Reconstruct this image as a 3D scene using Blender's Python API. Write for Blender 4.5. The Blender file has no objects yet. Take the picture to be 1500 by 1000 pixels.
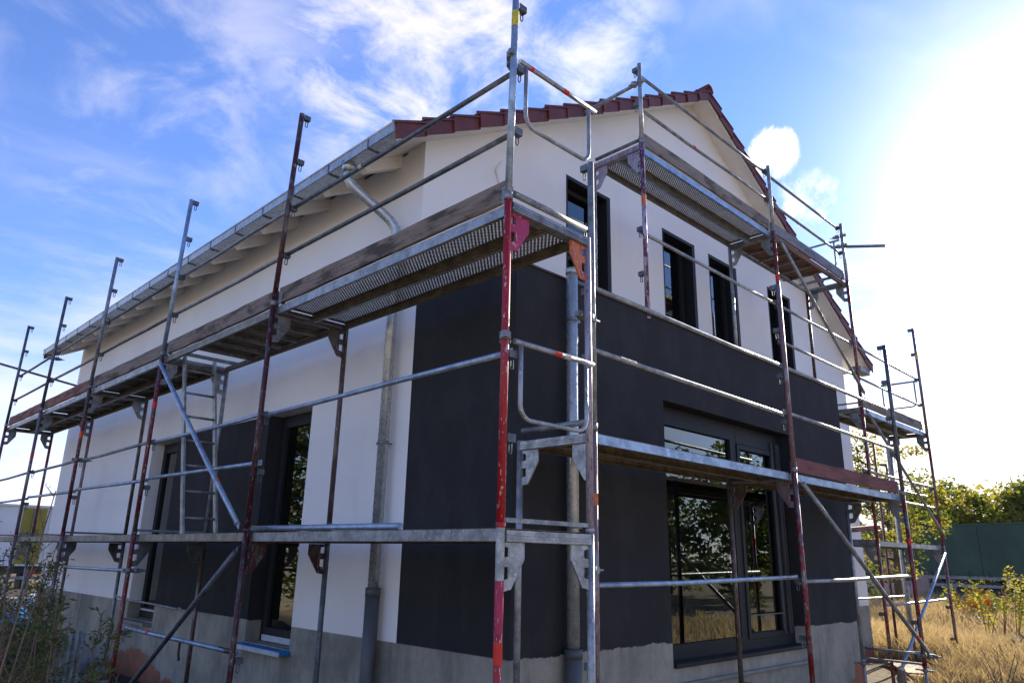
import bpy, math, random
from math import radians as RAD, sin, cos, pi
from mathutils import Vector as V, Matrix
import numpy as np

random.seed(7)
scene = bpy.context.scene
col = scene.collection

# ------------------------------------------------------------------ camera
cam = bpy.data.cameras.new('camera')
cam_o = bpy.data.objects.new('camera', cam)
col.objects.link(cam_o)
fw, rt, up = V((0.67495105, 0.68200756, 0.28161457)), V((0.70657535, -0.70736579, 0.01961918)), V((-0.21258494, -0.18573993, 0.95932701))
cam_o.matrix_world = Matrix(((rt.x, up.x, -fw.x, 0), (rt.y, up.y, -fw.y, 0), (rt.z, up.z, -fw.z, 0), (0, 0, 0, 1)))
cam.sensor_width = 36
cam.lens = 36 * 1073.788 / 1500
cam.clip_start, cam.clip_end = 0.05, 3000
scene.camera = cam_o

# ------------------------------------------------------------------ sun, sky
SUN_AZ, SUN_EL = RAD(85.5), RAD(22)
sd = V((sin(SUN_AZ) * cos(SUN_EL), cos(SUN_AZ) * cos(SUN_EL), sin(SUN_EL)))
sun = bpy.data.lights.new('sun', 'SUN')
sun.energy, sun.angle, sun.color = 4.5, RAD(0.5), (1.0, 0.90, 0.76)
sun_o = bpy.data.objects.new('sun', sun)
col.objects.link(sun_o)
sun_o.rotation_euler = sd.to_track_quat('Z', 'Y').to_euler()
sun_o.location = sd * 60
scene.view_settings.view_transform = 'Standard'
scene.view_settings.look = 'None'
scene.view_settings.exposure = 1.25
scene.view_settings.gamma = 1
scene.view_settings.use_curve_mapping = False

world = bpy.data.worlds.new('World')
scene.world = world
world.use_nodes = True


class NT:
    """small node-tree helper"""
    def __init__(s, nt):
        s.nt = nt
        nt.nodes.clear()

    def n(s, t, ins=None, **kw):
        nd = s.nt.nodes.new(t)
        for k, v in kw.items():
            setattr(nd, k, v)
        for k, v in (ins or {}).items():
            if isinstance(v, bpy.types.NodeSocket):
                s.nt.links.new(v, nd.inputs[k])
            else:
                nd.inputs[k].default_value = v
        return nd

    def math(s, op, a, b=0.0, c=None, clamp=False):
        d = {0: a, 1: b}
        if c is not None:
            d[2] = c
        return s.n('ShaderNodeMath', d, operation=op, use_clamp=clamp).outputs[0]

    def noise(s, vec, scale, detail=3, rough=0.55, dist=0.0):
        d = {'Scale': scale, 'Detail': detail, 'Roughness': rough, 'Distortion': dist}
        if vec is not None:
            d['Vector'] = vec
        return s.n('ShaderNodeTexNoise', d).outputs['Fac']

    def ramp(s, fac, lo, hi, a=0.0, b=1.0):
        return s.n('ShaderNodeMapRange', {'Value': fac, 'From Min': lo, 'From Max': hi, 'To Min': a, 'To Max': b},
                   interpolation_type='SMOOTHSTEP').outputs[0]

    def mix(s, fac, a, b, mode='MIX'):
        nd = s.nt.nodes.new('ShaderNodeMix')
        nd.data_type = 'RGBA'
        nd.blend_type = mode
        for i, v in ((0, fac), (6, a), (7, b)):
            if isinstance(v, bpy.types.NodeSocket):
                s.nt.links.new(v, nd.inputs[i])
            else:
                nd.inputs[i].default_value = v if i == 0 else (*v[:3], 1)
        return nd.outputs[2]

    def scale(s, vec, xyz):
        return s.n('ShaderNodeVectorMath', {0: vec, 1: xyz}, operation='MULTIPLY').outputs[0]


def build_sky():
    t = NT(world.node_tree)
    sky = t.n('ShaderNodeTexSky', sky_type='NISHITA')
    sky.sun_disc = False
    sky.sun_elevation = SUN_EL
    sky.sun_rotation = SUN_AZ
    sky.air_density, sky.dust_density, sky.ozone_density = 1.0, 0.03, 2.4
    base = t.mix(1.0, sky.outputs[0], (0.90, 1.00, 1.46), 'MULTIPLY')
    g = t.n('ShaderNodeTexCoord').outputs['Generated']
    sep = t.n('ShaderNodeSeparateXYZ', {0: g})
    zz = t.math('MAXIMUM', sep.outputs[2], 0.0)
    den = t.math('ADD', zz, 0.12)
    cx = t.math('DIVIDE', sep.outputs[0], den)
    cy = t.math('DIVIDE', sep.outputs[1], den)
    flat = t.n('ShaderNodeCombineXYZ', {0: cx, 1: cy, 2: 0.0}).outputs[0]

    def blob(d, r0, r1):      # 1 inside the angular radius r0 of direction d, 0 beyond r1 (degrees)
        dt = t.n('ShaderNodeVectorMath', {0: g, 1: V(d).normalized()}, operation='DOT_PRODUCT').outputs['Value']
        return t.ramp(dt, cos(RAD(r1)), cos(RAD(r0)))
    # high wispy cirrus
    wn = t.noise(t.scale(flat, (1.15, 1.5, 1)), 1.15, 9, 0.56, 0.5)
    wisps = t.ramp(wn, 0.46, 0.86, 0, 0.36)
    fine = t.ramp(t.noise(flat, 5.5, 8, 0.62, 0.4), 0.36, 0.70)
    patch = t.math('MULTIPLY', fine, blob((0.52, 0.62, 0.62), 7, 17))
    patch = t.math('MULTIPLY', patch, 0.8)
    patch2 = t.math('MULTIPLY', t.ramp(t.noise(flat, 3.2, 8, 0.6, 0.6), 0.42, 0.72), blob((0.22, 0.80, 0.54), 3, 15))
    patch2 = t.math('MULTIPLY', patch2, 0.38)
    # cumulus bank low towards the sun
    cn = t.noise(g, 8.0, 9, 0.52, 0.2)
    bank = t.ramp(t.math('ADD', cn, t.math('MULTIPLY', sep.outputs[2], -1.3)), 0.10, 0.22)
    bank = t.math('MULTIPLY', bank, blob((0.93, 0.37, 0.12), 14, 30))
    puff = t.ramp(t.math('ADD', t.noise(g, 16, 9, 0.66, 0.3), t.math('MULTIPLY', blob((0.797, 0.351, 0.492), 0.0, 2.6), 0.42)), 0.70, 0.98)
    puff2 = t.ramp(t.math('ADD', t.noise(g, 14, 9, 0.66, 0.3), t.math('MULTIPLY', blob((0.835, 0.325, 0.442), 0.0, 3.2), 0.42)), 0.72, 1.0, 0, 0.8)
    # grey layer low in the north
    low = t.ramp(t.math('ADD', t.noise(t.scale(g, (1, 1, 4)), 2.6, 7, 0.6), t.math('MULTIPLY', sep.outputs[2], -1.0)), 0.10, 0.46, 0, 0.62)
    m = t.math('MAXIMUM', wisps, patch)
    for k in (patch2, bank, puff, puff2, low):
        m = t.math('MAXIMUM', m, k)
    sdn = t.n('ShaderNodeVectorMath', {0: g, 1: sd}, operation='DOT_PRODUCT').outputs['Value']
    # bright scattering around the sun, thin veil of cloud lit from behind
    veil = t.math('POWER', t.math('MAXIMUM', sdn, 0.0), 9.0)
    cl = t.mix(veil, (6.4, 6.0, 6.1), (11, 10.4, 9.6))
    out = t.mix(m, base, cl)
    veil2 = t.math('MULTIPLY', t.math('POWER', t.math('MAXIMUM', sdn, 0.0), 60.0), 0.85)
    out = t.mix(veil2, out, (13, 12.7, 12.4))
    bg = t.n('ShaderNodeBackground', {'Color': out, 'Strength': 0.085})
    t.n('ShaderNodeOutputWorld', {'Surface': bg.outputs[0]})


build_sky()

# ------------------------------------------------------------------ materials


def lin(h):
    c = [int(h[i:i + 2], 16) / 255 for i in (0, 2, 4)]
    return tuple((x / 12.92 if x <= 0.04045 else ((x + 0.055) / 1.055) ** 2.4) for x in c)


def principled(name):
    m = bpy.data.materials.new(name)
    m.use_nodes = True
    t = NT(m.node_tree)
    b = t.n('ShaderNodeBsdfPrincipled')
    o = t.n('ShaderNodeOutputMaterial', {'Surface': b.outputs[0]})
    return m, t, b, o


def link(t, a, b):
    t.nt.links.new(a, b)


def bump(t, b, h, strength, dist=0.01):
    n = t.n('ShaderNodeBump', {'Height': h, 'Strength': strength, 'Distance': dist})
    link(t, n.outputs[0], b.inputs['Normal'])


def wpos(t):
    return t.n('ShaderNodeNewGeometry').outputs['Position']


def mat_steel(name, c1, c2, metal=0.75, rough=0.42, spots=(0.75, 0.74, 0.70), spot_amt=0.63):
    m, t, b, o = principled(name)
    p = wpos(t)
    f = t.ramp(t.noise(p, 9, 6, 0.65), 0.35, 0.66)
    f2 = t.ramp(t.noise(p, 55, 4, 0.6), spot_amt, spot_amt + 0.06)
    c = t.mix(f, c1, c2)
    c = t.mix(t.math('MULTIPLY', f2, 0.7), c, spots)
    link(t, c, b.inputs['Base Color'])
    link(t, t.math('SUBTRACT', metal, t.math('MULTIPLY', f2, metal * 0.8)), b.inputs['Metallic'])
    link(t, t.ramp(t.noise(p, 22, 4, 0.6), 0.3, 0.7, rough - 0.1, rough + 0.18), b.inputs['Roughness'])
    bump(t, b, t.noise(p, 120, 3, 0.6), 0.15, 0.003)
    return m


def mat_worn(name, paint, under=(0.24, 0.23, 0.22), amt=0.5, spot=(0.55, 0.50, 0.46), rough=0.5):
    """flaking paint over steel"""
    m, t, b, o = principled(name)
    p = wpos(t)
    st = t.scale(p, (1, 1, 0.35))
    f = t.ramp(t.noise(st, 16, 7, 0.7), amt, amt + 0.06)
    f3 = t.ramp(t.noise(st, 60, 5, 0.65), 0.60, 0.64)
    sh = t.ramp(t.noise(p, 5, 4, 0.6), 0.3, 0.7)
    pc = t.mix(sh, tuple(x * 0.72 for x in paint), paint)
    c = t.mix(f, pc, under)
    c = t.mix(t.math('MULTIPLY', f3, 0.8), c, spot)
    link(t, c, b.inputs['Base Color'])
    link(t, t.math('MULTIPLY', f, 0.6), b.inputs['Metallic'])
    b.inputs['Roughness'].default_value = rough
    bump(t, b, f, 0.3, 0.001)
    return m


def mat_wood(name, c1, c2, c3):
    m, t, b, o = principled(name)
    p = t.n('ShaderNodeTexCoord').outputs['Object']
    oi = t.n('ShaderNodeObjectInfo').outputs['Random']
    off = t.n('ShaderNodeCombineXYZ', {0: t.math('MULTIPLY', oi, 37.0), 1: 0.0, 2: 0.0}).outputs[0]
    p = t.n('ShaderNodeVectorMath', {0: p, 1: off}, operation='ADD').outputs[0]
    g = t.noise(t.scale(p, (1.2, 14, 26)), 2.2, 7, 0.7, 0.4)
    blot = t.noise(t.scale(p, (1, 2.5, 3.0)), 2.6, 6, 0.65)
    c = t.mix(t.ramp(g, 0.35, 0.65), c1, c2)
    c = t.mix(t.ramp(blot, 0.47, 0.62, 0, 0.85), c, c3)
    link(t, c, b.inputs['Base Color'])
    b.inputs['Roughness'].default_value = 0.85
    bump(t, b, g, 0.5, 0.006)
    return m


def mat_flat(name, c, rough=0.7, metal=0.0, var=0.25, sc=6, bmp=0.0, bsc=90):
    m, t, b, o = principled(name)
    p = wpos(t)
    f = t.ramp(t.noise(p, sc, 6, 0.62), 0.3, 0.7)
    link(t, t.mix(f, tuple(x * (1 - var) for x in c), tuple(min(1, x * (1 + var * 0.4)) for x in c)), b.inputs['Base Color'])
    b.inputs['Roughness'].default_value = rough
    b.inputs['Metallic'].default_value = metal
    if bmp:
        bump(t, b, t.noise(p, bsc, 4, 0.6), bmp, 0.004)
    return m


def mat_wall(name, upper, kind):
    """render coats: painted above the plinth line (z about -0.71), grey mortar below, bare orange board at the foot"""
    m, t, b, o = principled(name)
    p = wpos(t)
    z = t.n('ShaderNodeSeparateXYZ', {0: p}).outputs[2]
    rag = t.noise(p, 3.2, 6, 0.7)
    big = t.noise(p, 0.8, 4, 0.55)
    up = t.mix(t.ramp(big, 0.35, 0.65), tuple(x * 0.93 for x in upper), upper)
    if kind == 'dark':
        sm = t.ramp(t.noise(t.scale(p, (1, 1, 0.6)), 2.4, 7, 0.7), 0.44, 0.62, 0, 0.55)
        up = t.mix(sm, up, tuple(x * 1.5 for x in upper))
    spl = t.math('MULTIPLY', t.ramp(t.noise(p, 34, 3, 0.5), 0.70, 0.73), t.ramp(t.noise(p, 1.4, 3, 0.5), 0.52, 0.62))
    up = t.mix(t.math('MULTIPLY', spl, 0.12), up, (0.33, 0.32, 0.30))
    run = t.ramp(t.noise(t.scale(p, (5, 5, 0.35)), 1.0, 6, 0.6), 0.55, 0.75, 0, 0.12 if kind == 'white' else 0.35)
    up = t.mix(run, up, tuple(x * (0.75 if kind == 'white' else 1.7) for x in upper))
    streak = t.noise(t.scale(p, (7, 7, 0.8)), 1.0, 7, 0.65)
    gm = t.mix(t.ramp(t.noise(p, 1.7, 7, 0.7), 0.32, 0.68), lin('7a796f'), lin('a19c8e'))
    gm = t.mix(t.ramp(streak, 0.50, 0.66, 0, 0.3), gm, lin('b0a793'))
    gm = t.mix(t.ramp(t.noise(t.scale(p, (4, 4, 0.6)), 1.3, 6, 0.6), 0.56, 0.72, 0, 0.4), gm, lin('55554f'))
    amp = 0.05 if kind == 'dark' else 0.004
    line = t.math('ADD', z, t.math('MULTIPLY', t.math('MULTIPLY', t.math('SUBTRACT', rag, 0.5), amp * 2.2), t.math('GREATER_THAN', t.n('ShaderNodeSeparateXYZ', {0: p}).outputs[0], 4.02)))
    isup = t.ramp(line, -0.716, -0.706)
    sp_ = t.n('ShaderNodeSeparateXYZ', {0: p})

    def gauss(sock, c, w):
        d = t.math('DIVIDE', t.math('SUBTRACT', sock, c), w)
        return t.math('EXPONENT', t.math('MULTIPLY', t.math('MULTIPLY', d, d), -1.0))
    lim = t.math('ADD', -1.66, t.math('MULTIPLY', gauss(sp_.outputs[1], 11.2, 1.1), 0.36))
    lim = t.math('ADD', lim, t.math('MULTIPLY', gauss(sp_.outputs[0], 10.45, 0.5), 0.50))
    lim = t.math('ADD', lim, t.math('MULTIPLY', gauss(sp_.outputs[0], 14.4, 0.5), 0.3))
    foot = t.math('ADD', z, t.math('MULTIPLY', t.math('SUBTRACT', t.noise(p, 3.5, 7, 0.72), 0.5), 0.5))
    isfoot = t.ramp(t.math('SUBTRACT', lim, foot), 0.0, 0.012)
    low = t.mix(isfoot, gm, t.mix(t.ramp(t.noise(p, 6, 6, 0.7), 0.4, 0.65), lin('a3664a'), lin('80604e')))
    link(t, t.mix(isup, low, up), b.inputs['Base Color'])
    b.inputs['Roughness'].default_value = 0.88
    b.inputs['Specular IOR Level'].default_value = 0.25
    h = t.math('ADD', t.math('MULTIPLY', t.noise(p, 130, 4, 0.6), 0.35), t.math('MULTIPLY', t.noise(p, 2.2, 4, 0.6), 1.2))
    h = t.math('ADD', h, t.math('MULTIPLY', isup, 0.5))
    bump(t, b, h, 0.25, 0.012)
    return m


M = {}
M['galv'] = mat_steel('galvanised steel', lin('7f8487'), lin('a6aaac'), 0.6)
M['galv_dull'] = mat_steel('dull galvanised steel', lin('6f7376'), lin('93989b'), 0.55, 0.5)
M['galv_dark'] = mat_steel('weathered dark steel', lin('4d5257'), lin('6d7278'), 0.5, 0.5, spot_amt=0.68)
M['galv_blue'] = mat_steel('bluish galvanised steel', lin('7c8ea2'), lin('9fb2c6'), 0.6, 0.4)
M['zinc'] = mat_steel('bright zinc sheet', lin('98a3a9'), lin('c0c8cb'), 0.85, 0.30, spots=(0.55, 0.58, 0.58), spot_amt=0.70)
M['pipe_zinc'] = mat_steel('smooth zinc pipe', lin('a5abac'), lin('b9bebd'), 0.55, 0.28, spots=(0.5, 0.52, 0.52), spot_amt=0.80)
M['deck_steel'] = mat_steel('deck steel', lin('6a6960'), lin('8a877b'), 0.35, 0.55, spots=(0.62, 0.58, 0.5), spot_amt=0.62)
M['deck_brown'] = mat_steel('stained deck underside', lin('4e4637'), lin('716650'), 0.1, 0.7, spots=(0.25, 0.2, 0.14), spot_amt=0.6)
M['red'] = mat_worn('worn red paint', lin('a01524'), amt=0.60)
M['red_flaked'] = mat_worn('flaked red paint', lin('7a1c26'), under=lin('757070'), amt=0.49)
M['red_grey'] = mat_worn('dull red scuffed paint', lin('6d1f27'), under=lin('69625f'), amt=0.50)
M['red_dark'] = mat_worn('dark red paint', lin('45181d'), under=lin('5c5756'), amt=0.52, spot=lin('a09a98'))
M['purple'] = mat_worn('faded purple paint', lin('5d2547'), under=lin('a29db0'), amt=0.49, spot=lin('c8c2cc'))
M['lilac'] = mat_worn('pale lilac scraped paint', lin('8f8799'), under=lin('a5a1aa'), amt=0.48, spot=lin('5d2547'))
M['rose'] = mat_worn('pinkish scraped paint', lin('77595f'), under=lin('85858a'), amt=0.5, spot=lin('7a2030'))
M['brown'] = mat_worn('rusty brown paint', lin('55403a'), under=lin('716a63'), amt=0.5, spot=lin('a39a8e'))
M['orange_red'] = mat_worn('orange red paint', lin('7c2a20'), under=lin('6f564e'), amt=0.52)
M['orange'] = mat_worn('orange sprayed paint', lin('c96a2a'), under=lin('a3443a'), amt=0.52)
M['magenta'] = mat_worn('magenta sprayed paint', lin('a8184e'), under=lin('7d1f48'), amt=0.6)
M['band_orange'] = mat_flat('orange band', lin('e0551c'), 0.6)
M['band_red'] = mat_flat('red band', lin('d42a1d'), 0.6)
M['band_yellow'] = mat_flat('yellow sticker', lin('c9bb2c'), 0.6, var=0.5, sc=60)
M['band_white'] = mat_flat('white band', lin('c9c0b4'), 0.6)
M['wood'] = mat_wood('weathered grey brown board', lin('6b5e52'), lin('8a7d70'), lin('3a322c'))
M['wood_red'] = mat_wood('reddish brown board', lin('7a5040'), lin('96695a'), lin('4a3028'))
M['wood_grey'] = mat_wood('silver grey board', lin('6e675f'), lin('8d867c'), lin('4c453e'))
M['wood_plum'] = mat_wood('dull red brown board', lin('6a3f3a'), lin('7d4f48'), lin('54322e'))
M['wood_blue'] = mat_wood('grey painted board', lin('74757c'), lin('888a92'), lin('5e5f66'))
M['wood_ply'] = mat_wood('brown plywood', lin('6b4a3a'), lin('7d5946'), lin('54392c'))
M['white_wall'] = mat_wall('white render', (0.83, 0.815, 0.785), 'white')
M['dark_wall'] = mat_wall('anthracite render', (0.026, 0.026, 0.027), 'dark')
M['white_paint'] = mat_flat('white painted wood', (0.76, 0.74, 0.70), 0.6, var=0.1, sc=3)
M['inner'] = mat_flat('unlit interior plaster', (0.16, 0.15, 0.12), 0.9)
M['frame'] = mat_flat('anthracite window frame', (0.014, 0.015, 0.017), 0.6, 0.0, 0.15)
M['frame'].node_tree.nodes['Principled BSDF'].inputs['Specular IOR Level'].default_value = 0.3
M['gasket'] = mat_flat('grey gasket edge', (0.09, 0.095, 0.10), 0.4)
M['curtain'] = mat_flat('dark curtain cloth', (0.035, 0.035, 0.03), 0.9)
M['tile'] = mat_flat('dark red glazed tile', lin('652a20'), 0.6, 0.0, 0.35, 8, 0.08)
M['tile_dark'] = mat_flat('brown red glazed tile', lin('60271c'), 0.6, 0.0, 0.35, 8, 0.08)
M['plastic_grey'] = mat_flat('dark grey plastic pipe', lin('4f5356'), 0.5, var=0.2, sc=4)
M['black'] = mat_flat('black rubber', (0.02, 0.02, 0.02), 0.6)
M['sill'] = mat_flat('grey stone sill', lin('7f807c'), 0.7, bmp=0.2)
M['film'] = mat_flat('blue protective film', lin('2f86cf'), 0.5, 0.0, 0.45, 22, 0.5, 35)
M['film'].node_tree.nodes['Principled BSDF'].inputs['Specular IOR Level'].default_value = 0.25
M['film_white'] = mat_flat('white taped edge', lin('b8c0c8'), 0.5, var=0.2, sc=20)
M['metal_edge'] = mat_flat('dark parapet edge', lin('4a3d36'), 0.5, 0.3)
M['roof_felt'] = mat_flat('grey roofing felt', (0.10, 0.10, 0.10), 0.9)
M['rail_pipe'] = M['galv']


def mat_leaf(name, c1, c2, trans=0.5, tint=(1.5, 1.5, 0.7)):
    m = bpy.data.materials.new(name)
    m.use_nodes = True
    t = NT(m.node_tree)
    r = t.n('ShaderNodeNewGeometry').outputs['Random Per Island']
    c = t.mix(r, c1, c2)
    d = t.n('ShaderNodeBsdfDiffuse', {'Color': c})
    tr = t.n('ShaderNodeBsdfTranslucent', {'Color': t.mix(1.0, c, tint, 'MULTIPLY')})
    gl = t.n('ShaderNodeBsdfGlossy', {'Color': (0.8, 0.8, 0.8, 1), 'Roughness': 0.45})
    mx = t.n('ShaderNodeMixShader', {0: trans, 1: d.outputs[0], 2: tr.outputs[0]})
    mx2 = t.n('ShaderNodeMixShader', {0: 0.025, 1: mx.outputs[0], 2: gl.outputs[0]})
    t.n('ShaderNodeOutputMaterial', {'Surface': mx2.outputs[0]})
    return m


M['leaf'] = mat_leaf('green leaves', (0.055, 0.085, 0.018), (0.13, 0.15, 0.03))
M['leaf_yellow'] = mat_leaf('yellowing leaves', (0.13, 0.15, 0.03), (0.32, 0.26, 0.05))
M['leaf_dark'] = mat_leaf('dark green leaves', (0.03, 0.05, 0.015), (0.06, 0.08, 0.025), 0.35)
M['leaf_red'] = mat_leaf('red autumn leaves', (0.22, 0.03, 0.02), (0.28, 0.09, 0.03), 0.5)
M['leaf_weed'] = mat_leaf('dull weed leaves', (0.035, 0.060, 0.008), (0.10, 0.13, 0.02), 0.3)
M['bark'] = mat_flat('brown bark', (0.10, 0.075, 0.05), 0.9, bmp=0.5)
M['stem'] = mat_flat('reddish dry stem', (0.16, 0.10, 0.06), 0.8)
M['dry_grass'] = mat_leaf('dry straw grass', (0.30, 0.22, 0.115), (0.54, 0.43, 0.26), 0.4, (1.25, 1.15, 0.8))
M['green_grass'] = mat_leaf('short green grass', (0.06, 0.07, 0.02), (0.13, 0.12, 0.045), 0.4)


def mat_ground():
    m, t, b, o = principled('dry meadow soil')
    p = wpos(t)
    x = t.n('ShaderNodeSeparateXYZ', {0: p}).outputs[0]
    f = t.ramp(t.noise(p, 0.6, 8, 0.65), 0.35, 0.65)
    g = t.mix(f, lin('5a4c34'), lin('84704c'))
    g = t.mix(t.ramp(t.noise(p, 9, 6, 0.7), 0.4, 0.7, 0, 0.6), g, lin('54462c'))
    soil = t.mix(t.ramp(t.noise(p, 5, 7, 0.7), 0.35, 0.65), lin('2b261f'), lin('4b4032'))
    yy = t.n('ShaderNodeSeparateXYZ', {0: p}).outputs[1]
    bounce_sand = t.mix(f, lin('9a8668'), lin('c2ad8a'))  # pale ground added out of view to bounce warm light onto walls and eaves
    ks = t.ramp(t.math('ADD', yy, t.math('MULTIPLY', t.noise(p, 0.5, 4, 0.6), 2.0)), 3.6, 2.0)
    kw = t.ramp(t.math('ADD', x, t.math('MULTIPLY', t.noise(p, 0.5, 4, 0.6), 2.0)), -2.0, -4.5)
    soil = t.mix(t.math('MAXIMUM', ks, kw), soil, bounce_sand)
    k = t.ramp(t.math('ADD', x, t.math('MULTIPLY', t.noise(p, 0.5, 4, 0.6), 3.0)), 9.0, 13.0)
    link(t, t.mix(k, soil, g), b.inputs['Base Color'])
    b.inputs['Roughness'].default_value = 0.95
    bump(t, b, t.noise(p, 14, 7, 0.7), 0.8, 0.06)
    return m


M['ground'] = mat_ground()
M['soil'] = mat_flat('brown soil', lin('5d4a36'), 0.95, 0.0, 0.45, 9, 0.9, 30)
M['soil_dark'] = mat_flat('dark damp soil', lin('3a332a'), 0.95, 0.0, 0.45, 9, 0.9, 30)
M['tarp'] = mat_flat('dark green tarpaulin', lin('2f4a38'), 0.6, 0.0, 0.35, 0.7)
M['truck_white'] = mat_flat('white truck body', (0.7, 0.7, 0.7), 0.4, var=0.1, sc=1)
M['truck_yellow'] = mat_flat('olive yellow door', lin('8f8526'), 0.5, var=0.15, sc=1)
M['tail'] = mat_flat('red tail lamp', lin('b01515'), 0.3)
M['pink_wall'] = mat_flat('pale pink render', lin('c7a79c'), 0.9, var=0.08)
M['roof_grey'] = mat_flat('grey roofing', lin('5a4f4a'), 0.8)
M['concrete'] = mat_flat('pale concrete', lin('a79d8f'), 0.9, bmp=0.3)
M['blue_tarp'] = mat_flat('bright blue sheeting', lin('3c8fc4'), 0.45, var=0.6, sc=5)
M['eternit'] = mat_flat('grey fibre cement', lin('7c827c'), 0.9, var=0.55, sc=16, bmp=0.5)
M['plank_pale'] = mat_wood('pale dry plank', lin('b3a078'), lin('cbb98f'), lin('8b7a58'))


def mat_glass():
    m = bpy.data.materials.new('window glass')
    m.use_nodes = True
    t = NT(m.node_tree)
    fr = t.n('ShaderNodeFresnel', {'IOR': 1.5}).outputs[0]
    fac = t.math('MULTIPLY_ADD', fr, 1.9, 0.02, clamp=True)
    tr = t.n('ShaderNodeBsdfTransparent', {'Color': (0.55, 0.60, 0.52, 1)})
    gl = t.n('ShaderNodeBsdfGlossy', {'Color': (0.86, 0.92, 0.90, 1), 'Roughness': 0.0})
    g = t.noise(wpos(t), 1.2, 2, 0.5)
    bp = t.n('ShaderNodeBump', {'Height': g, 'Strength': 0.05, 'Distance': 0.01})
    link(t, bp.outputs[0], gl.inputs['Normal'])
    mx = t.n('ShaderNodeMixShader', {0: fac, 1: tr.outputs[0], 2: gl.outputs[0]})
    t.n('ShaderNodeOutputMaterial', {'Surface': mx.outputs[0]})
    return m


M['glass'] = mat_glass()

# ------------------------------------------------------------------ mesh helpers


class MB:
    def __init__(s):
        s.v, s.f, s.m, s.sm = [], [], [], []
        s.mi = 0

    def add(s, vs, fs, smooth=False):
        o = len(s.v)
        s.v += [tuple(p) for p in vs]
        s.f += [tuple(i + o for i in f) for f in fs]
        s.m += [s.mi] * len(fs)
        s.sm += [smooth] * len(fs)
        return s

    def box(s, lo, hi, bev=0.0):
        x0, y0, z0 = lo
        x1, y1, z1 = hi
        if bev <= 0:
            vs = [(x0, y0, z0), (x1, y0, z0), (x1, y1, z0), (x0, y1, z0), (x0, y0, z1), (x1, y0, z1), (x1, y1, z1), (x0, y1, z1)]
            return s.add(vs, [(0, 3, 2, 1), (4, 5, 6, 7), (0, 1, 5, 4), (1, 2, 6, 5), (2, 3, 7, 6), (3, 0, 4, 7)])
        b = bev
        out = []
        for (z, k) in ((z0, b), (z0 + b, 0), (z1 - b, 0), (z1, b)):
            out += [(x0 + k, y0 + k, z), (x1 - k, y0 + k, z), (x1 - k, y1 - k, z), (x0 + k, y1 - k, z)]
        fs = [(3, 2, 1, 0), (12, 13, 14, 15)]
        for r in range(3):
            for i in range(4):
                j = (i + 1) % 4
                fs.append((r * 4 + i, r * 4 + j, r * 4 + 4 + j, r * 4 + 4 + i))
        return s.add(out, fs)

    def obox(s, c, ax, ay, az):
        """oriented box: centre and three half-axis vectors"""
        c, ax, ay, az = V(c), V(ax), V(ay), V(az)
        vs = [c + ax * i + ay * j + az * k for k in (-1, 1) for (i, j) in ((-1, -1), (1, -1), (1, 1), (-1, 1))]
        return s.add(vs, [(0, 3, 2, 1), (4, 5, 6, 7), (0, 1, 5, 4), (1, 2, 6, 5), (2, 3, 7, 6), (3, 0, 4, 7)])

    def tube(s, pts, r, n=12, cap=True, radii=None):
        pts = [V(p) for p in pts]
        rings = []
        a = None
        for i, p in enumerate(pts):
            d = (pts[min(i + 1, len(pts) - 1)] - pts[max(i - 1, 0)]).normalized()
            if a is None:
                a = d.orthogonal().normalized()
            else:
                a = (a - d * a.dot(d)).normalized()
            b = d.cross(a)
            rr = radii[i] if radii else r
            rings.append([p + (a * cos(2 * pi * k / n) + b * sin(2 * pi * k / n)) * rr for k in range(n)])
        vs = [q for R_ in rings for q in R_]
        fs = []
        for i in range(len(pts) - 1):
            for k in range(n):
                k2 = (k + 1) % n
                fs.append((i * n + k, i * n + k2, (i + 1) * n + k2, (i + 1) * n + k))
        s.add(vs, fs, True)
        if cap:
            o = len(s.v) - len(vs)
            s.f += [tuple(o + k for k in reversed(range(n))), tuple(o + len(vs) - n + k for k in range(n))]
            s.m += [s.mi] * 2
            s.sm += [False] * 2
        return s

    def prism(s, poly, ext):
        """planar polygon (3D points) extruded by vector ext"""
        n = len(poly)
        e = V(ext)
        vs = [V(p) for p in poly] + [V(p) + e for p in poly]
        fs = [tuple(reversed(range(n))), tuple(range(n, 2 * n))]
        for i in range(n):
            j = (i + 1) % n
            fs.append((i, j, n + j, n + i))
        return s.add(vs, fs)

    def build(s, name, mat, parent=None, origin=None):
        me = bpy.data.meshes.new(name)
        arr = [V(p) for p in s.v]
        if parent is not None:
            base = parent['_w'] if '_w' in parent else (0, 0, 0)
            base = V(base)
        else:
            base = V((0, 0, 0))
        if origin is None:
            xs = [p.x for p in arr]
            ys = [p.y for p in arr]
            zs = [p.z for p in arr]
            org = V(((min(xs) + max(xs)) / 2, (min(ys) + max(ys)) / 2, min(zs)))
        else:
            org = V(origin)
        me.from_pydata([tuple(p - org) for p in arr], [], s.f)
        mats = mat if isinstance(mat, (list, tuple)) else [mat]
        for mm in mats:
            me.materials.append(mm)
        if s.f:
            me.polygons.foreach_set('use_smooth', s.sm)
            if len(mats) > 1:
                me.polygons.foreach_set('material_index', s.m)
        me.update()
        o = bpy.data.objects.new(name, me)
        col.objects.link(o)
        o['_w'] = tuple(org)
        o.location = org - base
        if parent is not None:
            o.parent = parent
        return o


def tag(o, label, cat, group=None):
    o['label'] = label
    o['category'] = cat
    if group:
        o['group'] = group
    return o


def thing(name, label, cat, loc, group=None):
    o = bpy.data.objects.new(name, None)
    o.empty_display_size = 0.1
    col.objects.link(o)
    o.location = loc
    o['_w'] = tuple(loc)
    return tag(o, label, cat, group)


def setting(o, kind='structure'):
    o['kind'] = kind
    return o


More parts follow.
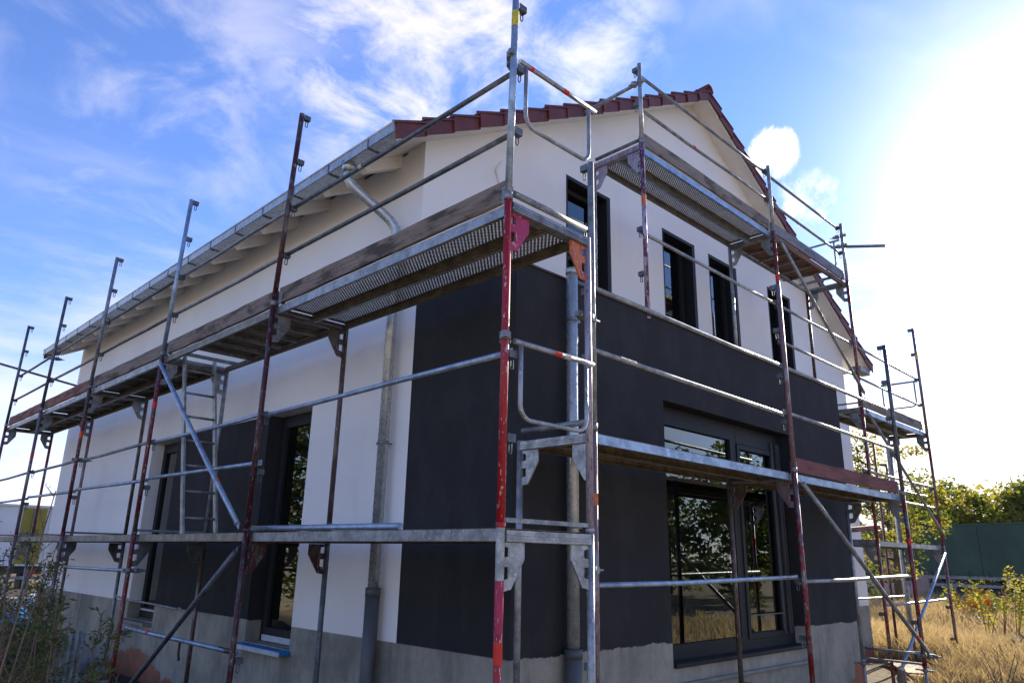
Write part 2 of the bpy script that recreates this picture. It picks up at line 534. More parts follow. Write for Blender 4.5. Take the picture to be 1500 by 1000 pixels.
def dup(root, loc, rotz=0.0, label=None, mats=None, skip=(), name=None):
    """copy a thing with copies of its parts and sub-parts; mats recolours parts by name, one after the other"""
    r = root.copy()
    col.objects.link(r)
    r.location = loc
    r.rotation_euler = (0, 0, rotz)
    if label:
        r['label'] = label
    cnt = {}
    for ch in list(root.children):
        key = ch.name.split('.')[0]
        i = cnt.get(key, 0)
        cnt[key] = i + 1
        if (key, i) in skip or key in skip:
            continue
        c = ch.copy()
        col.objects.link(c)
        c.parent = r
        mm = (mats or {}).get(key, (mats or {}).get('*'))
        if mm is not None:
            if isinstance(mm, (list, tuple)):
                mm = mm[min(i, len(mm) - 1)]
            if c.material_slots:
                c.material_slots[0].link = 'OBJECT'
                c.material_slots[0].material = M[mm]
        for g in ch.children:
            d = g.copy()
            col.objects.link(d)
            d.parent = c
    r['_w'] = tuple(loc)
    return r


def purge(root):
    for ch in list(root.children):
        for g in list(ch.children):
            bpy.data.objects.remove(g)
        bpy.data.objects.remove(ch)
    bpy.data.objects.remove(root)


def arc(c, a, b, r, t0, t1, n=6):
    c, a, b = V(c), V(a), V(b)
    return [c + (a * cos(t0 + (t1 - t0) * i / n) + b * sin(t0 + (t1 - t0) * i / n)) * r for i in range(n + 1)]


# ------------------------------------------------------------------ ground
XW, YE, YM, XR, YB = 4.0, 4.0, 5.35, 14.5, 16.3      # house planes
XE = 10.5                                             # right end of the extension
ZROOF = 2.36                                          # flat roof edge of the extension


def gz(x, y):
    """ground height"""
    k = min(1, max(0, (x - 3.5) / 8.0))
    z = -1.95 + 0.30 * k
    n = math.hypot(x - 1.5, y - 12)
    z += 0.35 * math.exp(-(n / 4.5) ** 2)
    z += 0.03 * sin(x * 1.7 + y * 0.6) * cos(y * 1.3 - x * 0.4)
    return z


def grid_coords(lo, hi, clo, chi, step, far):
    a = list(np.arange(clo, chi + step, step))
    b = [clo - step * 1.6 ** i for i in range(1, 30) if clo - step * 1.6 ** i > lo] + [lo]
    c = [chi + step * 1.6 ** i for i in range(1, 30) if chi + step * 1.6 ** i < hi] + [hi]
    return sorted(set(b)) + a + sorted(set(c))


gx = grid_coords(-600, 900, -4, 34, 0.4, 0)
gy = grid_coords(-600, 900, -8, 24, 0.4, 0)
mb = MB()
mb.add([(x, y, gz(x, y)) for y in gy for x in gx],
       [(j * len(gx) + i, j * len(gx) + i + 1, (j + 1) * len(gx) + i + 1, (j + 1) * len(gx) + i) for j in range(len(gy) - 1) for i in range(len(gx) - 1)], True)
setting(mb.build('ground', M['ground'], origin=(0, 0, 0)))


def mound(name, cx, cy, rx, ry, h, rot, mat, seed, label, n=34):
    rnd = random.Random(seed)
    from mathutils import noise as nz
    vs, fs = [], []
    for j in range(n + 1):
        for i in range(n + 1):
            u, w = i / n * 2 - 1, j / n * 2 - 1
            r = math.hypot(u, w)
            x, y = u * rx, w * ry
            X = cx + x * cos(rot) - y * sin(rot)
            Y = cy + x * sin(rot) + y * cos(rot)
            k = max(0, 1 - r * r)
            q = nz.noise(V((X * 1.6, Y * 1.6, seed))) * 0.5 + nz.noise(V((X * 5, Y * 5, seed))) * 0.22 + nz.noise(V((X * 13, Y * 13, seed))) * 0.10
            vs.append((X, Y, gz(X, Y) - 0.06 + h * k * (0.8 + q)))
    for j in range(n):
        for i in range(n):
            fs.append((j * (n + 1) + i, j * (n + 1) + i + 1, (j + 1) * (n + 1) + i + 1, (j + 1) * (n + 1) + i))
    m_ = MB()
    m_.add(vs, fs, True)
    o = m_.build(name, mat)
    o['kind'] = 'structure'
    return o


mound('soil_mound', 15.3, 3.0, 2.1, 1.2, 0.60, RAD(12), M['soil'], 3, '', 60)
mound('soil_mound', 12.5, -4.0, 5.5, 2.2, 1.1, RAD(-20), M['soil'], 5, '')
mound('soil_bank', 2.2, 12.0, 3.0, 1.6, 0.55, RAD(95), M['soil_dark'], 9, '')
mound('soil_bank', 0.3, 6.6, 2.2, 1.9, 0.75, RAD(80), M['soil_dark'], 11, '')

# ------------------------------------------------------------------ the house
house = thing('house', 'two storey house with white and anthracite render, tiled roof and flat roofed extension', 'house', (XW, YE, -1.95))
house_w = V(house['_w'])


def wall_x(name, x0, x1, y, t, zb, top, holes, mat, recess_mat=None, sign=1):
    """wall in plane y facing -Y; top(x) gives the upper edge; holes are (xa, xb, za, zb)"""
    xs = sorted(set([x0, x1] + [h[i] for h in holes for i in (0, 1)] + [x for x in (9.25,) if x0 < x < x1]))
    m_ = MB()
    for a, b in zip(xs, xs[1:]):
        hs = sorted([h for h in holes if h[0] <= a + 1e-6 and h[1] >= b - 1e-6], key=lambda h: h[2])
        z = zb
        segs = []
        for h in hs:
            segs.append((z, h[2], h[2]))
            z = h[3]
        segs.append((z, top(a), top(b)))
        for (z0, za, zb_) in segs:
            m_.prism([(a, y, z0), (b, y, z0), (b, y, zb_), (a, y, za)], (0, t, 0))
    return m_.build(name, mat, house)


def wall_y(name, y0, y1, x, t, zb, zt, holes, mat):
    ys = sorted(set([y0, y1] + [h[i] for h in holes for i in (0, 1)]))
    m_ = MB()
    for a, b in zip(ys, ys[1:]):
        z = zb
        segs = []
        for h in sorted([h for h in holes if h[0] <= a + 1e-6 and h[1] >= b - 1e-6], key=lambda h: h[2]):
            segs.append((z, h[2]))
            z = h[3]
        segs.append((z, zt))
        for (z0, z1) in segs:
            if z1 - z0 > 1e-4:
                m_.box((x, a, z0), (x + t, b, z1))
    return m_.build(name, mat, house)


SL = 0.5735                                           # roof pitch (rise per metre)


def roof_z(x):                                        # underside of the roof boards
    return 7.06 - SL * abs(x - 9.25)


ZG = -2.2
WIN_L = [(7.10, 8.07, -0.93, 1.54), (10.75, 11.74, -0.93, 1.54)]
T = 0.30
# left facade: white, the band between the windows anthracite, and the anthracite flank of the extension
wall_y('wall', YM + 0.0, YM + T, XW, T, ZG, ZROOF, [], M['white_wall'])
wall_y('wall', YM + T, 8.07, XW, T, ZG, 4.02, [WIN_L[0]], M['white_wall'])
wall_y('wall', 8.07, 10.75, XW, T, 1.54, 4.02, [], M['white_wall'])
wall_y('wall', 8.07, 10.75, XW, T, ZG, 1.54, [], M['dark_wall'])
wall_y('wall', 10.75, YB, XW, T, ZG, 4.02, [WIN_L[1]], M['white_wall'])
wall_y('extension_wall', YE + T, YM, XW, T, ZG, ZROOF, [], M['dark_wall'])
GW = [(6.18, 7.06, 2.42, 4.57), (8.27, 9.13, 2.42, 4.57), (9.53, 10.39, 2.42, 4.57), (11.46, 12.33, 2.42, 4.57)]
wall_x('gable_wall', XW + 0.0, XR, YM, T, ZROOF + 0.0, roof_z, GW, M['white_wall'])
wall_x('gable_wall', XE + 0.0, XR, YM, T, ZG, lambda x: ZROOF, [], M['white_wall'])
BW = (6.08, 8.88, -0.90, 1.52)
wall_x('extension_wall', XW, XE, YE, T, ZG, lambda x: ZROOF, [BW], M['dark_wall'])
wall_y('extension_wall', YE + T, YM, XE - T, T, ZG, ZROOF, [], M['dark_wall'])
wall_y('wall', YM + T, YB, XR - T, T, ZG, 4.02, [], M['white_wall'])
wall_x('gable_wall', XW, XR, YB, T, ZG, roof_z, [], M['white_wall'])
# extension roof slab and its thin edge strip
MB().box((XW + T, YE + T, ZROOF - 0.25), (XE - T, YM - 0.002, ZROOF - 0.09)).build('flat_roof', M['roof_felt'], house)
mb = MB()
mb.box((XW - 0.012, YE - 0.014, ZROOF + 0.002), (XE + 0.012, YE + T + 0.01, ZROOF + 0.02))
mb.box((XW - 0.012, YE + T + 0.012, ZROOF + 0.002), (XW + T, YM - 0.005, ZROOF + 0.02))
mb.build('parapet_cap', M['metal_edge'], house)
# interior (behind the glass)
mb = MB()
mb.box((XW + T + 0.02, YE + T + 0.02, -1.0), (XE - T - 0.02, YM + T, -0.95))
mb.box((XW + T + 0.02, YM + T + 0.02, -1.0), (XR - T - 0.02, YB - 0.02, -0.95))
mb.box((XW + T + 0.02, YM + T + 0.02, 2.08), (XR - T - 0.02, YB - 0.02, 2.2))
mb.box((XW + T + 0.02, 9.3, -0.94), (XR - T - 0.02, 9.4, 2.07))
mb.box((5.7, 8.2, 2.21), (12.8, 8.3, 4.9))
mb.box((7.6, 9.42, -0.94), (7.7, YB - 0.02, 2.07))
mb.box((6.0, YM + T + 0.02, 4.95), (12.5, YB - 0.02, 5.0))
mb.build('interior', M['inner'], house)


def window_gable(h, y, depth, leaves, sashes=True, curtains=False, rail_h=None):
    """framed glass set back in an opening of a wall that faces -Y"""
    xa, xb, za, zb = h
    yf = y + depth
    e = 0.003
    f = MB()
    w = 0.065
    f.box((xa + e, yf, za + e), (xb - e, yf + 0.07, za + w))
    f.box((xa + e, yf, zb - w), (xb - e, yf + 0.07, zb - e))
    f.box((xa + e, yf, za + w), (xa + w, yf + 0.07, zb - w))
    f.box((xb - w, yf, za + w), (xb - e, yf + 0.07, zb - w))
    win = f.build('window', M['frame'], house)
    for (pa, pb, qa, qb, sash) in leaves:
        if sash:
            s_ = MB()
            k = 0.06
            y0 = yf - 0.016
            s_.box((pa, y0, qa), (pb, y0 + 0.07, qa + k), 0.004)
            s_.box((pa, y0, qb - k), (pb, y0 + 0.07, qb), 0.004)
            s_.box((pa, y0 + 0.001, qa + k), (pa + k, y0 + 0.069, qb - k), 0.004)
            s_.box((pb - k, y0 + 0.001, qa + k), (pb, y0 + 0.069, qb - k), 0.004)
            s_.build('sash', M['frame'], win)
            pa, pb, qa, qb = pa + k, pb - k, qa + k, qb - k
        g = MB()
        yy = yf + 0.03
        g.add([(pa, yy, qa), (pb, yy, qa), (pb, yy, qb), (pa, yy, qb)], [(0, 1, 2, 3)])
        g.build('pane', M['glass'], win)
        if curtains:
            c = MB()
            n = 40
            vs = []
            for i in range(n + 1):
                u = i / n
                x = pa + (pb - pa) * (0.30 + 0.72 * u)
                yy2 = yf + 0.25 + 0.035 * sin(u * 42) + 0.015 * sin(u * 17)
                vs += [(x, yy2, qa), (x, yy2, qb)]
            c.add(vs, [(2 * i, 2 * i + 2, 2 * i + 3, 2 * i + 1) for i in range(n)], True)
            c.build('curtain', M['curtain'], win)
    return win


for i, h in enumerate(GW):
    xa, xb, za, zb = h
    g = MB()
    g.box((xa + 0.001, YM - 0.004, za + 0.001), (xa + 0.022, YM + 0.158, zb - 0.001))
    g.box((xb - 0.075, YM - 0.004, za + 0.001), (xb - 0.001, YM + 0.158, zb - 0.001))
    g.box((xa + 0.0225, YM - 0.003, zb - 0.05), (xb - 0.0755, YM + 0.157, zb - 0.0015))
    lining = g
    h = (xa + 0.0, xb - 0.055, za, zb)
    xb = xb - 0.055
    w_ = window_gable(h, YM, 0.16, [(xa + 0.068, xb - 0.068, za + 0.068, zb - 0.068, True)], curtains=i > 0)
    lining.build('reveal_lining', M['frame'], w_)
# large window of the extension: fixed pane with a light above, and a door leaf
xa, xb, za, zb = BW
XM = 7.62
win = window_gable(BW, YE, 0.15, [(xa + 0.068, XM - 0.005, za + 0.14, 1.32, False), (XM + 0.135, xb - 0.22, za + 0.10, 1.30, True)])
mb = MB()
mb.box((XM, YE + 0.146, za + 0.066), (XM + 0.13, YE + 0.222, zb - 0.066))
mb.box((xb - 0.215, YE + 0.148, za + 0.066), (xb - 0.066, YE + 0.221, zb - 0.066))
mb.box((xa + 0.066, YE + 0.144, 1.325), (XM - 0.002, YE + 0.223, zb - 0.066))
mb.box((xa + 0.066, YE + 0.143, 0.98), (XM - 0.002, YE + 0.222, 1.05))
mb.box((XM + 0.132, YE + 0.144, 1.305), (xb - 0.217, YE + 0.223, zb - 0.066))
mb.box((xa + 0.066, YE + 0.144, za + 0.066), (xb - 0.217, YE + 0.223, za + 0.135))
mb.build('mullion', M['frame'], win)
mb = MB()
for x in (xb - 0.30, xb - 0.165, xb - 0.10):
    mb.box((x, YE + 0.118, za + 0.12), (x + 0.010, YE + 0.1435, zb - 0.12))
mb.box((XM + 0.2, YE + 0.118, za + 0.34), (xb - 0.31, YE + 0.128, za + 0.352))
mb.build('seal_strip', M['gasket'], win)
mb = MB()
mb.box((xa + 0.005, YE - 0.035, za - 0.03), (xb - 0.005, YE + 0.148, za + 0.004), 0.004)
mb.build('sill', M['frame'], win)
mb = MB()
mb.box((xa - 0.02, YE - 0.045, za - 0.19), (xb - 0.05, YE - 0.002, za - 0.155), 0.006)
mb.build('ledge_strip', M['sill'], win)


def window_left(h, film):
    ya, yb, za, zb = h
    d = 0.17
    x0 = XW + d
    e = 0.003
    f = MB()
    w = 0.075
    f.box((x0, ya + e, za + e), (x0 + 0.07, yb - e, za + w))
    f.box((x0, ya + e, zb - w), (x0 + 0.07, yb - e, zb - e))
    f.box((x0, ya + e, za + w), (x0 + 0.07, ya + w, zb - w))
    f.box((x0, yb - w, za + w), (x0 + 0.07, yb - e, zb - w))
    win = f.build('window', M['frame'], house)
    s_ = MB()
    k = 0.07
    a, b, q, r = ya + w + 0.002, yb - w - 0.002, za + w + 0.002, zb - w - 0.002
    s_.box((x0 - 0.015, a, q), (x0 + 0.055, b, q + k), 0.004)
    s_.box((x0 - 0.015, a, r - k), (x0 + 0.055, b, r), 0.004)
    s_.box((x0 - 0.014, a, q + k), (x0 + 0.054, a + k, r - k), 0.004)
    s_.box((x0 - 0.014, b - k, q + k), (x0 + 0.054, b, r - k), 0.004)
    s_.build('sash', M['frame'], win)
    g = MB()
    g.add([(x0 + 0.02, a + k, q + k), (x0 + 0.02, a + k, r - k), (x0 + 0.02, b - k, r - k), (x0 + 0.02, b - k, q + k)], [(0, 1, 2, 3)])
    g.build('pane', M['glass'], win)
    s2 = MB()
    s2.box((XW - 0.12, ya - 0.03 if film else ya + 0.01, za - 0.05), (x0 - 0.003, yb + 0.03 if film else yb - 0.01, za - 0.008), 0.005)
    o = s2.build('sill', M['film'] if film else M['sill'], win)
    if film:
        o['label'] = 'sill wrapped in blue protective film'
        e2 = MB()
        e2.box((XW - 0.132, ya - 0.035, za - 0.055), (XW - 0.1215, yb + 0.035, za - 0.012))
        e2.box((x0 - 0.019, ya + 0.08, za + 0.01), (x0 - 0.0155, yb - 0.08, za + 0.07))
        e2.build('taped_edge', M['film_white'], win)
    if not film:
        e2 = MB()
        e2.box((x0 - 0.019, ya + 0.08, za + 0.10), (x0 - 0.0155, yb - 0.08, za + 0.125))
        e2.build('taped_edge', M['film_white'], win)


window_left(WIN_L[0], True)
window_left(WIN_L[1], False)

# roof
YV, YV2 = 5.03, YB + T + 0.30                        # verges
XL, XRR = 3.44, 15.06                                # eaves ends of the boards
ridge = 7.06
rise = 0.045
mb = MB()
for s_ in (-1, 1):
    xe = XL if s_ < 0 else XRR
    mb.prism([(9.25, YV + 0.03, ridge), (xe, YV + 0.03, roof_z(xe)), (xe, YV + 0.03, roof_z(xe) + rise), (9.25, YV + 0.03, ridge + rise)][::(1 if s_ < 0 else -1)], (0, YV2 - YV - 0.06, 0))
roof = mb.build('roof', M['white_paint'], house)
roof['label'] = 'roof with white soffit boards and dark red tiles'
# verge board (white) along both rakes of the gable
for s_ in (-1, 1):
    xe = XL if s_ < 0 else XRR
    m2 = MB()
    m2.prism([(9.25, YV, ridge - 0.05), (xe, YV, roof_z(xe) - 0.05), (xe, YV, roof_z(xe) + 0.07), (9.25, YV, ridge + 0.07)], (0, 0.026, 0))
    m2.build('verge_board', M['white_paint'], roof)
# field tiles: joined, both slopes
L = math.hypot(1, SL)
ux = V((1 / L, 0, SL / L))                            # up-slope, left side
NT_ = 17
P = (9.25 - XL + 0.06) / NT_


def tile_profile(n=5):
    return [(i / n, 0.020 * sin(i / n * 2 * pi) + 0.0) for i in range(n + 1)]


for s_ in (-1, 1):
    m2 = MB()
    ncol = int((YV2 - YV - 0.5) / 0.30)
    for r in range(NT_):
        xa = 3.38 + r * P if s_ < 0 else 15.12 - r * P
        xb = xa + P * 1.12 * (1 if s_ < 0 else -1)
        za = 7.06 - SL * abs(xa - 9.25) + 0.145
        zb = 7.06 - SL * abs(xb - 9.25) + 0.10
        vs = []
        for c in range(ncol * 5 + 1):
            y = YV + 0.28 + c * 0.06
            hh = 0.018 * sin(c / 5 * 2 * pi)
            vs += [(xa, y, za + hh), (xb, y, zb + hh), (xa, y, za + hh - 0.022)]
        fs = []
        for c in range(ncol * 5):
            fs += [(3 * c, 3 * c + 3, 3 * c + 4, 3 * c + 1), (3 * c, 3 * c + 2, 3 * c + 5, 3 * c + 3)]
        m2.add(vs, fs, True)
    o = m2.build('field_tiles', M['tile'], roof)
    o['kind'] = 'stuff'


def verge_tile(s_, front):
    """one verge tile: top pan, raised edge roll and the side flange that hangs over the gable, local frame at its lower outer corner"""
    g = MB()
    d = 1 if front else -1
    sx = 1 if s_ < 0 else -1
    Lx = P * 1.10

    def pt(u, v, h):                                  # u along slope (m in x), v inwards, h above roof line
        return (sx * u, d * v, SL * u + h)
    tk = 0.022
    # tilt: the lower edge rests high, the upper end low
    def q(u, v, h):
        return pt(u, v, h - 0.045 * u / P)
    top = [q(-0.012, -0.022, 0.15), q(-0.012, 0.30, 0.15), q(Lx, 0.30, 0.15), q(Lx, -0.012, 0.15)]
    bot = [q(-0.012, -0.022, 0.15 - tk), q(-0.012, 0.30, 0.15 - tk), q(Lx, 0.30, 0.15 - tk), q(Lx, -0.012, 0.15 - tk)]
    g.add(top + bot, [(0, 3, 2, 1), (4, 5, 6, 7), (0, 1, 5, 4), (1, 2, 6, 5), (2, 3, 7, 6), (3, 0, 4, 7)])
    a = [q(0, -0.014, 0.15 - tk), q(Lx, 0.008, 0.15 - tk), q(Lx, 0.008, 0.0), q(0.012, -0.014, -0.035)]
    b = [(p[0], p[1] + d * 0.018, p[2]) for p in a]
    g.add(a + b, [(0, 1, 2, 3), (7, 6, 5, 4), (0, 4, 5, 1), (1, 5, 6, 2), (2, 6, 7, 3), (3, 7, 4, 0)])
    # small upstand roll
    g.tube([q(-0.01, 0.03, 0.158), q(Lx, 0.03, 0.158)], 0.017, 8)
    # front lip
    g.add([q(0, 0.0, 0.15), q(0, 0.30, 0.15), q(-0.012, 0.30, 0.118), q(-0.012, 0.0, 0.118)], [(0, 1, 2, 3)])
    return g


for s_ in (-1, 1):
    for front in (True, False):
        first = None
        for r in range(NT_):
            x = 3.38 + r * P if s_ < 0 else 15.12 - r * P
            loc = V((x, YV - 0.025 if front else YV2 + 0.025, 7.06 - SL * abs(x - 9.25)))
            loc.z += random.uniform(-0.008, 0.008)
            loc.y += random.uniform(-0.006, 0.006)
            loc.x += random.uniform(-0.008, 0.008)
            if first is None:
                first = verge_tile(s_, front).build('verge_tile', M['tile'], None, origin=(0, 0, 0))
                o = first
            else:
                o = first.copy()
                col.objects.link(o)
            if r % 3 == 1:
                o.material_slots[0].link = 'OBJECT'
                o.material_slots[0].material = M['tile_dark']
            o.parent = roof
            o.location = loc - V(roof['_w'])
# ridge tiles
first = None
n_r = 34
for i in range(n_r):
    y = YV - 0.05 + i * (YV2 - YV + 0.1) / n_r
    if first is None:
        g = MB()
        prof = arc((0, 0, 0), (1, 0, 0), (0, 0, 1), 0.105, RAD(-8), RAD(188), 8)
        prof2 = arc((0, 0, 0), (1, 0, 0), (0, 0, 1), 0.088, RAD(-8), RAD(188), 8)
        n = len(prof)
        a = [(p.x, 0, p.z) for p in prof] + [(p.x * 0.9, 0.40, p.z * 0.9) for p in prof] + [(p.x, 0, p.z) for p in prof2] + [(p.x * 0.9, 0.40, p.z * 0.9) for p in prof2]
        fs = []
        for k in range(n - 1):
            fs += [(k, k + 1, n + k + 1, n + k), (2 * n + k, 3 * n + k, 3 * n + k + 1, 2 * n + k + 1), (k, 2 * n + k, 2 * n + k + 1, k + 1)]
        g.add(a, fs, True)
        first = g.build('ridge_tile', M['tile'], None, origin=(0, 0, 0))
        o = first
    else:
        o = first.copy()
        col.objects.link(o)
    o.parent = roof
    o.location = V((9.25, y, 7.06 + 0.115)) - V(roof['_w'])
MB().box((9.15, YV - 0.02, 7.10), (9.35, YV + 0.01, 7.20), 0.01).build('ridge_end_cap', M['tile'], roof)

# rafter tails under both eaves, wall plate
for s_ in (-1, 1):
    xo = 3.54 if s_ < 0 else 14.96
    xi = XW if s_ < 0 else XR
    dx = 1 if s_ < 0 else -1
    first = None
    for k in range(16):
        y = 5.78 + 0.708 * k
        if y > YB + 0.2:
            break
        if first is None:
            g = MB()
            zo, zi = roof_z(xo) - 0.002, roof_z(xi) - 0.002
            hgt = 0.125
            poly = [(xo, -0.045, zo), (xi, -0.045, zi), (xi, -0.045, zi - hgt * 1.15), (xo + 0.045 * dx, -0.045, zo - hgt * 0.82), (xo, -0.045, zo - hgt * 0.45)]
            g.prism(poly, (0, 0.09, 0))
            first = g.build('rafter_tail', M['white_paint'], None, origin=(0, 0, 0))
            o = first
        else:
            o = first.copy()
            col.objects.link(o)
        o.parent = roof
        o.location = V((0, y, 0)) - V(roof['_w'])

# box gutters
for s_ in (-1, 1):
    def gx_(d):
        return 3.37 + d if s_ < 0 else 15.13 - d
    zt, zb_ = 3.83, 3.725
    g = MB()
    th = 0.004
    prof = [(gx_(0.0), zt), (gx_(0.0), zb_), (gx_(0.145), zb_), (gx_(0.145), zt + 0.02)]
    y0, y1 = YV - 0.02, YV2 + 0.02
    for (a, b) in zip(prof, prof[1:]):
        xa_, xb_ = min(a[0], b[0]) - th / 2, max(a[0], b[0]) + th / 2
        za_, zb2 = min(a[1], b[1]) - th / 2, max(a[1], b[1]) + th / 2
        g.box((xa_, y0, za_), (xb_, y1, zb2))
    g.tube([(gx_(0.0), y0, zt), (gx_(0.0), y1, zt)], 0.012, 8)
    g.box((min(gx_(0), gx_(0.145)), y0 - 0.004, zb_), (max(gx_(0), gx_(0.145)), y0 - 0.0005, zt + 0.012))
    g.box((min(gx_(0), gx_(0.145)), y1 + 0.0005, zb_), (max(gx_(0), gx_(0.145)), y1 + 0.004, zt + 0.012))
    gut = g.build('gutter', M['pipe_zinc'], house)
    first = None
    for k in range(17):
        y = 5.42 + 0.708 * k
        if y > y1:
            break
        if first is None:
            q = MB()
            a = 0.005
            q.box((min(gx_(-a), gx_(0)), -0.012, zb_ - a), (max(gx_(-a), gx_(0)), 0.012, zt + 0.014))
            q.box((min(gx_(-a), gx_(0.15)), -0.012, zb_ - 2 * a), (max(gx_(-a), gx_(0.15)), 0.012, zb_ - a + 0.001))
            first = q.build('gutter_bracket', M['galv_dark'], None, origin=(0, 0, 0))
            o = first
        else:
            o = first.copy()
            col.objects.link(o)
        o.parent = gut
        o.location = V((0, y, 0)) - V(gut['_w'])
MB().box((14.55, YV + 0.01, 3.60), (15.05, YV + 0.18, 3.72), 0.01).build('eaves_box', M['galv_dull'], house)

# downpipes


def downpipe(pts, r, foot_r, foot_top, foot_bot, clamps, wall_dir):
    g = MB()
    g.tube(pts, r, 20)
    for (p, rr) in ((pts[0], r * 1.35),):
        g.tube([V(p) + V((0, 0, 0.02)), V(p) - V((0, 0, 0.03))], rr * 0.85, 20)
    pipe = g.build('downpipe', M['pipe_zinc'], house)
    x, y = pts[-1][0], pts[-1][1]
    f = MB()
    f.tube([(x, y, foot_bot), (x, y, foot_top)], foot_r, 20)
    f.tube([(x, y, foot_top - 0.07), (x, y, foot_top)], foot_r * 1.06, 20)
    o = f.build('pipe_foot', M['plastic_grey'], pipe)
    o['label'] = 'wider dark grey plastic foot of the downpipe'
    for z in clamps:
        c = MB()
        c.tube([(x, y, z - 0.014), (x, y, z + 0.014)], r * 1.10, 20)
        c.tube([(x, y, z), V((x, y, z)) + V(wall_dir) * (0.06 + r)], 0.006, 6)
        n = V(wall_dir).orthogonal().normalized()
        n = V((wall_dir[1], wall_dir[0], 0))
        c.box((V((x, y, z)) + n * (r * 1.05) - V((0.012, 0.012, 0.012))), (V((x, y, z)) + n * (r * 1.05 + 0.03) + V((0.012, 0.012, 0.012))))
        c.build('pipe_clamp', M['galv_dull'], pipe)


gx0, gy0 = 3.445, 5.86
px, py = 3.905, 5.60
top = [(gx0, gy0, 3.735), (gx0, gy0, 3.63), (gx0 + 0.012, gy0 - 0.008, 3.575), (gx0 + 0.045, gy0 - 0.027, 3.52), (gx0 + 0.095, gy0 - 0.055, 3.47),
       (px - 0.14, py + 0.08, 3.27), (px - 0.07, py + 0.04, 3.20), (px - 0.02, py + 0.012, 3.12), (px, py, 3.02), (px, py, 2.9), (px, py, -0.28)]
downpipe(top, 0.05, 0.063, -0.28, -1.75, (2.98, 0.98), (1, 0, 0))
g = MB()
g.tube([(gx0, gy0, 3.76), (gx0, gy0, 3.70), (gx0, gy0, 3.655)], 0.06, 16, radii=[0.085, 0.072, 0.054])
g.build('gutter_outlet', M['zinc'], house)
downpipe([(4.60, 3.915, 2.42), (4.60, 3.915, -0.66)], 0.05, 0.068, -0.66, -1.75, (1.97, 0.24), (0, 1, 0))

# torn scraps of masking sheet fixed near the corner of the gable wall
for i, (a, b, c) in enumerate((((5.02, 4.45), (5.12, 4.56), (5.22, 4.60)), ((5.10, 3.98), (5.06, 4.12), (5.15, 4.28)), ((4.95, 3.60), (5.05, 3.68), (5.13, 3.74)))):
    g = MB()
    y = YM - 0.014
    w = (0.02, 0.035, 0.008)[i]
    a, b, c = [(q_[0] - 0.08, q_[1]) for q_ in (a, b, c)]
    A_, B_, C_ = [V((q_[0], y, q_[1])) for q_ in (a, b, c)]
    g.tube([A_, A_.lerp(B_, 0.6) + V((0.006, 0, 0)), B_, B_.lerp(C_, 0.5) - V((0.006, 0, 0)), C_], w, 8, radii=[w * 0.15, w * 0.35, w * 0.5, w * 0.4, w * 0.12])
    g.build('plaster_patch', M['white_paint'], house)

# ------------------------------------------------------------------ scaffold kit
R_ = 0.0242


def tube_post(g, p, z0, z1):
    g.tube([(p[0], p[1], z0), (p[0], p[1], z1)], R_, 14)


def holder(g, z):
    """guard rail box with its wedge loop, towards local +X"""
    g.box((R_ - 0.004, -0.022, z - 0.022), (R_ + 0.062, 0.022, z - 0.016))
    g.box((R_ - 0.004, -0.022, z - 0.016), (R_ + 0.062, -0.017, z + 0.026))
    g.box((R_ - 0.004, 0.017, z - 0.016), (R_ + 0.062, 0.022, z + 0.026))
    g.box((R_ + 0.055, -0.017, z - 0.016), (R_ + 0.062, 0.017, z + 0.012))
    lp = [(R_ + 0.045, 0.0, z + 0.012)] + [(R_ + 0.036 + 0.012 * cos(a), 0.0, z - 0.075 + 0.012 * sin(a)) for a in np.linspace(0, -pi, 6)] + [(R_ + 0.026, 0.0, z + 0.012)]
    g.tube(lp, 0.0045, 6)


def make_frame(w=0.78, h=2.0):
    t_ = thing('scaffold_section', '', 'scaffold frame', (0, 0, 0), 'scaffold frames')
    for x in (0, w):
        g = MB()
        tube_post(g, (x, 0), 0, h + 0.0)
        g.tube([(x, 0, 0.0), (x, 0, 0.03)], R_ + 0.004, 14)
        g.build('post', M['galv'], t_)
    g = MB()                                          # grooved U transom
    a, b = R_ - 0.002, w - R_ + 0.002
    g.box((a, -0.026, h - 0.075), (b, 0.026, h - 0.012))
    for z in (0.062, 0.046, 0.030):
        g.box((a, -0.031, h - z - 0.010), (b, -0.0265, h - z))
        g.box((a, 0.0265, h - z - 0.010), (b, 0.031, h - z))
    g.build('transom', M['galv'], t_)
    for sgn, x in ((1, R_ - 0.002), (-1, w - R_ + 0.002)):
        g = MB()
        y = 0.006
        pts = [(0, 0), (0.16, 0), (0.165, -0.09), (0.06, -0.25), (0, -0.26), (0, -0.20), (0.035, -0.18), (0.035, -0.13), (0.0, -0.13), (0, -0.08), (0.045, -0.075), (0.045, -0.03), (0.0, -0.02)]
        poly = [(x + sgn * p[0], -y, h - 0.078 + p[1]) for p in pts]
        if sgn < 0:
            poly = poly[::-1]
        # plate assembled from convex pieces so that the slots stay open
        def piece(ps):
            pl = [(x + sgn * p[0], -y, h - 0.078 + p[1]) for p in ps]
            g.prism(pl, (0, 2 * y, 0))
        piece([(0.045, 0), (0.165, 0), (0.165, -0.09), (0.06, -0.25), (0.045, -0.25)])
        piece([(0, 0), (0.045, 0), (0.045, -0.03), (0, -0.02)])
        piece([(0, -0.08), (0.045, -0.075), (0.045, -0.13), (0, -0.13)])
        piece([(0, -0.20), (0.045, -0.19), (0.045, -0.25), (0, -0.26)])
        g.build('gusset_plate', M['galv'], t_)
    g = MB()
    g.box((R_, -0.012, 0.03), (w - R_, 0.012, 0.055))
    g.build('bottom_rail', M['galv_dull'], t_)
    for z in (0.50, 1.0):
        g = MB()
        holder(g, z)
        g.build('wedge_holder', M['galv_dark'], t_)
    return t_


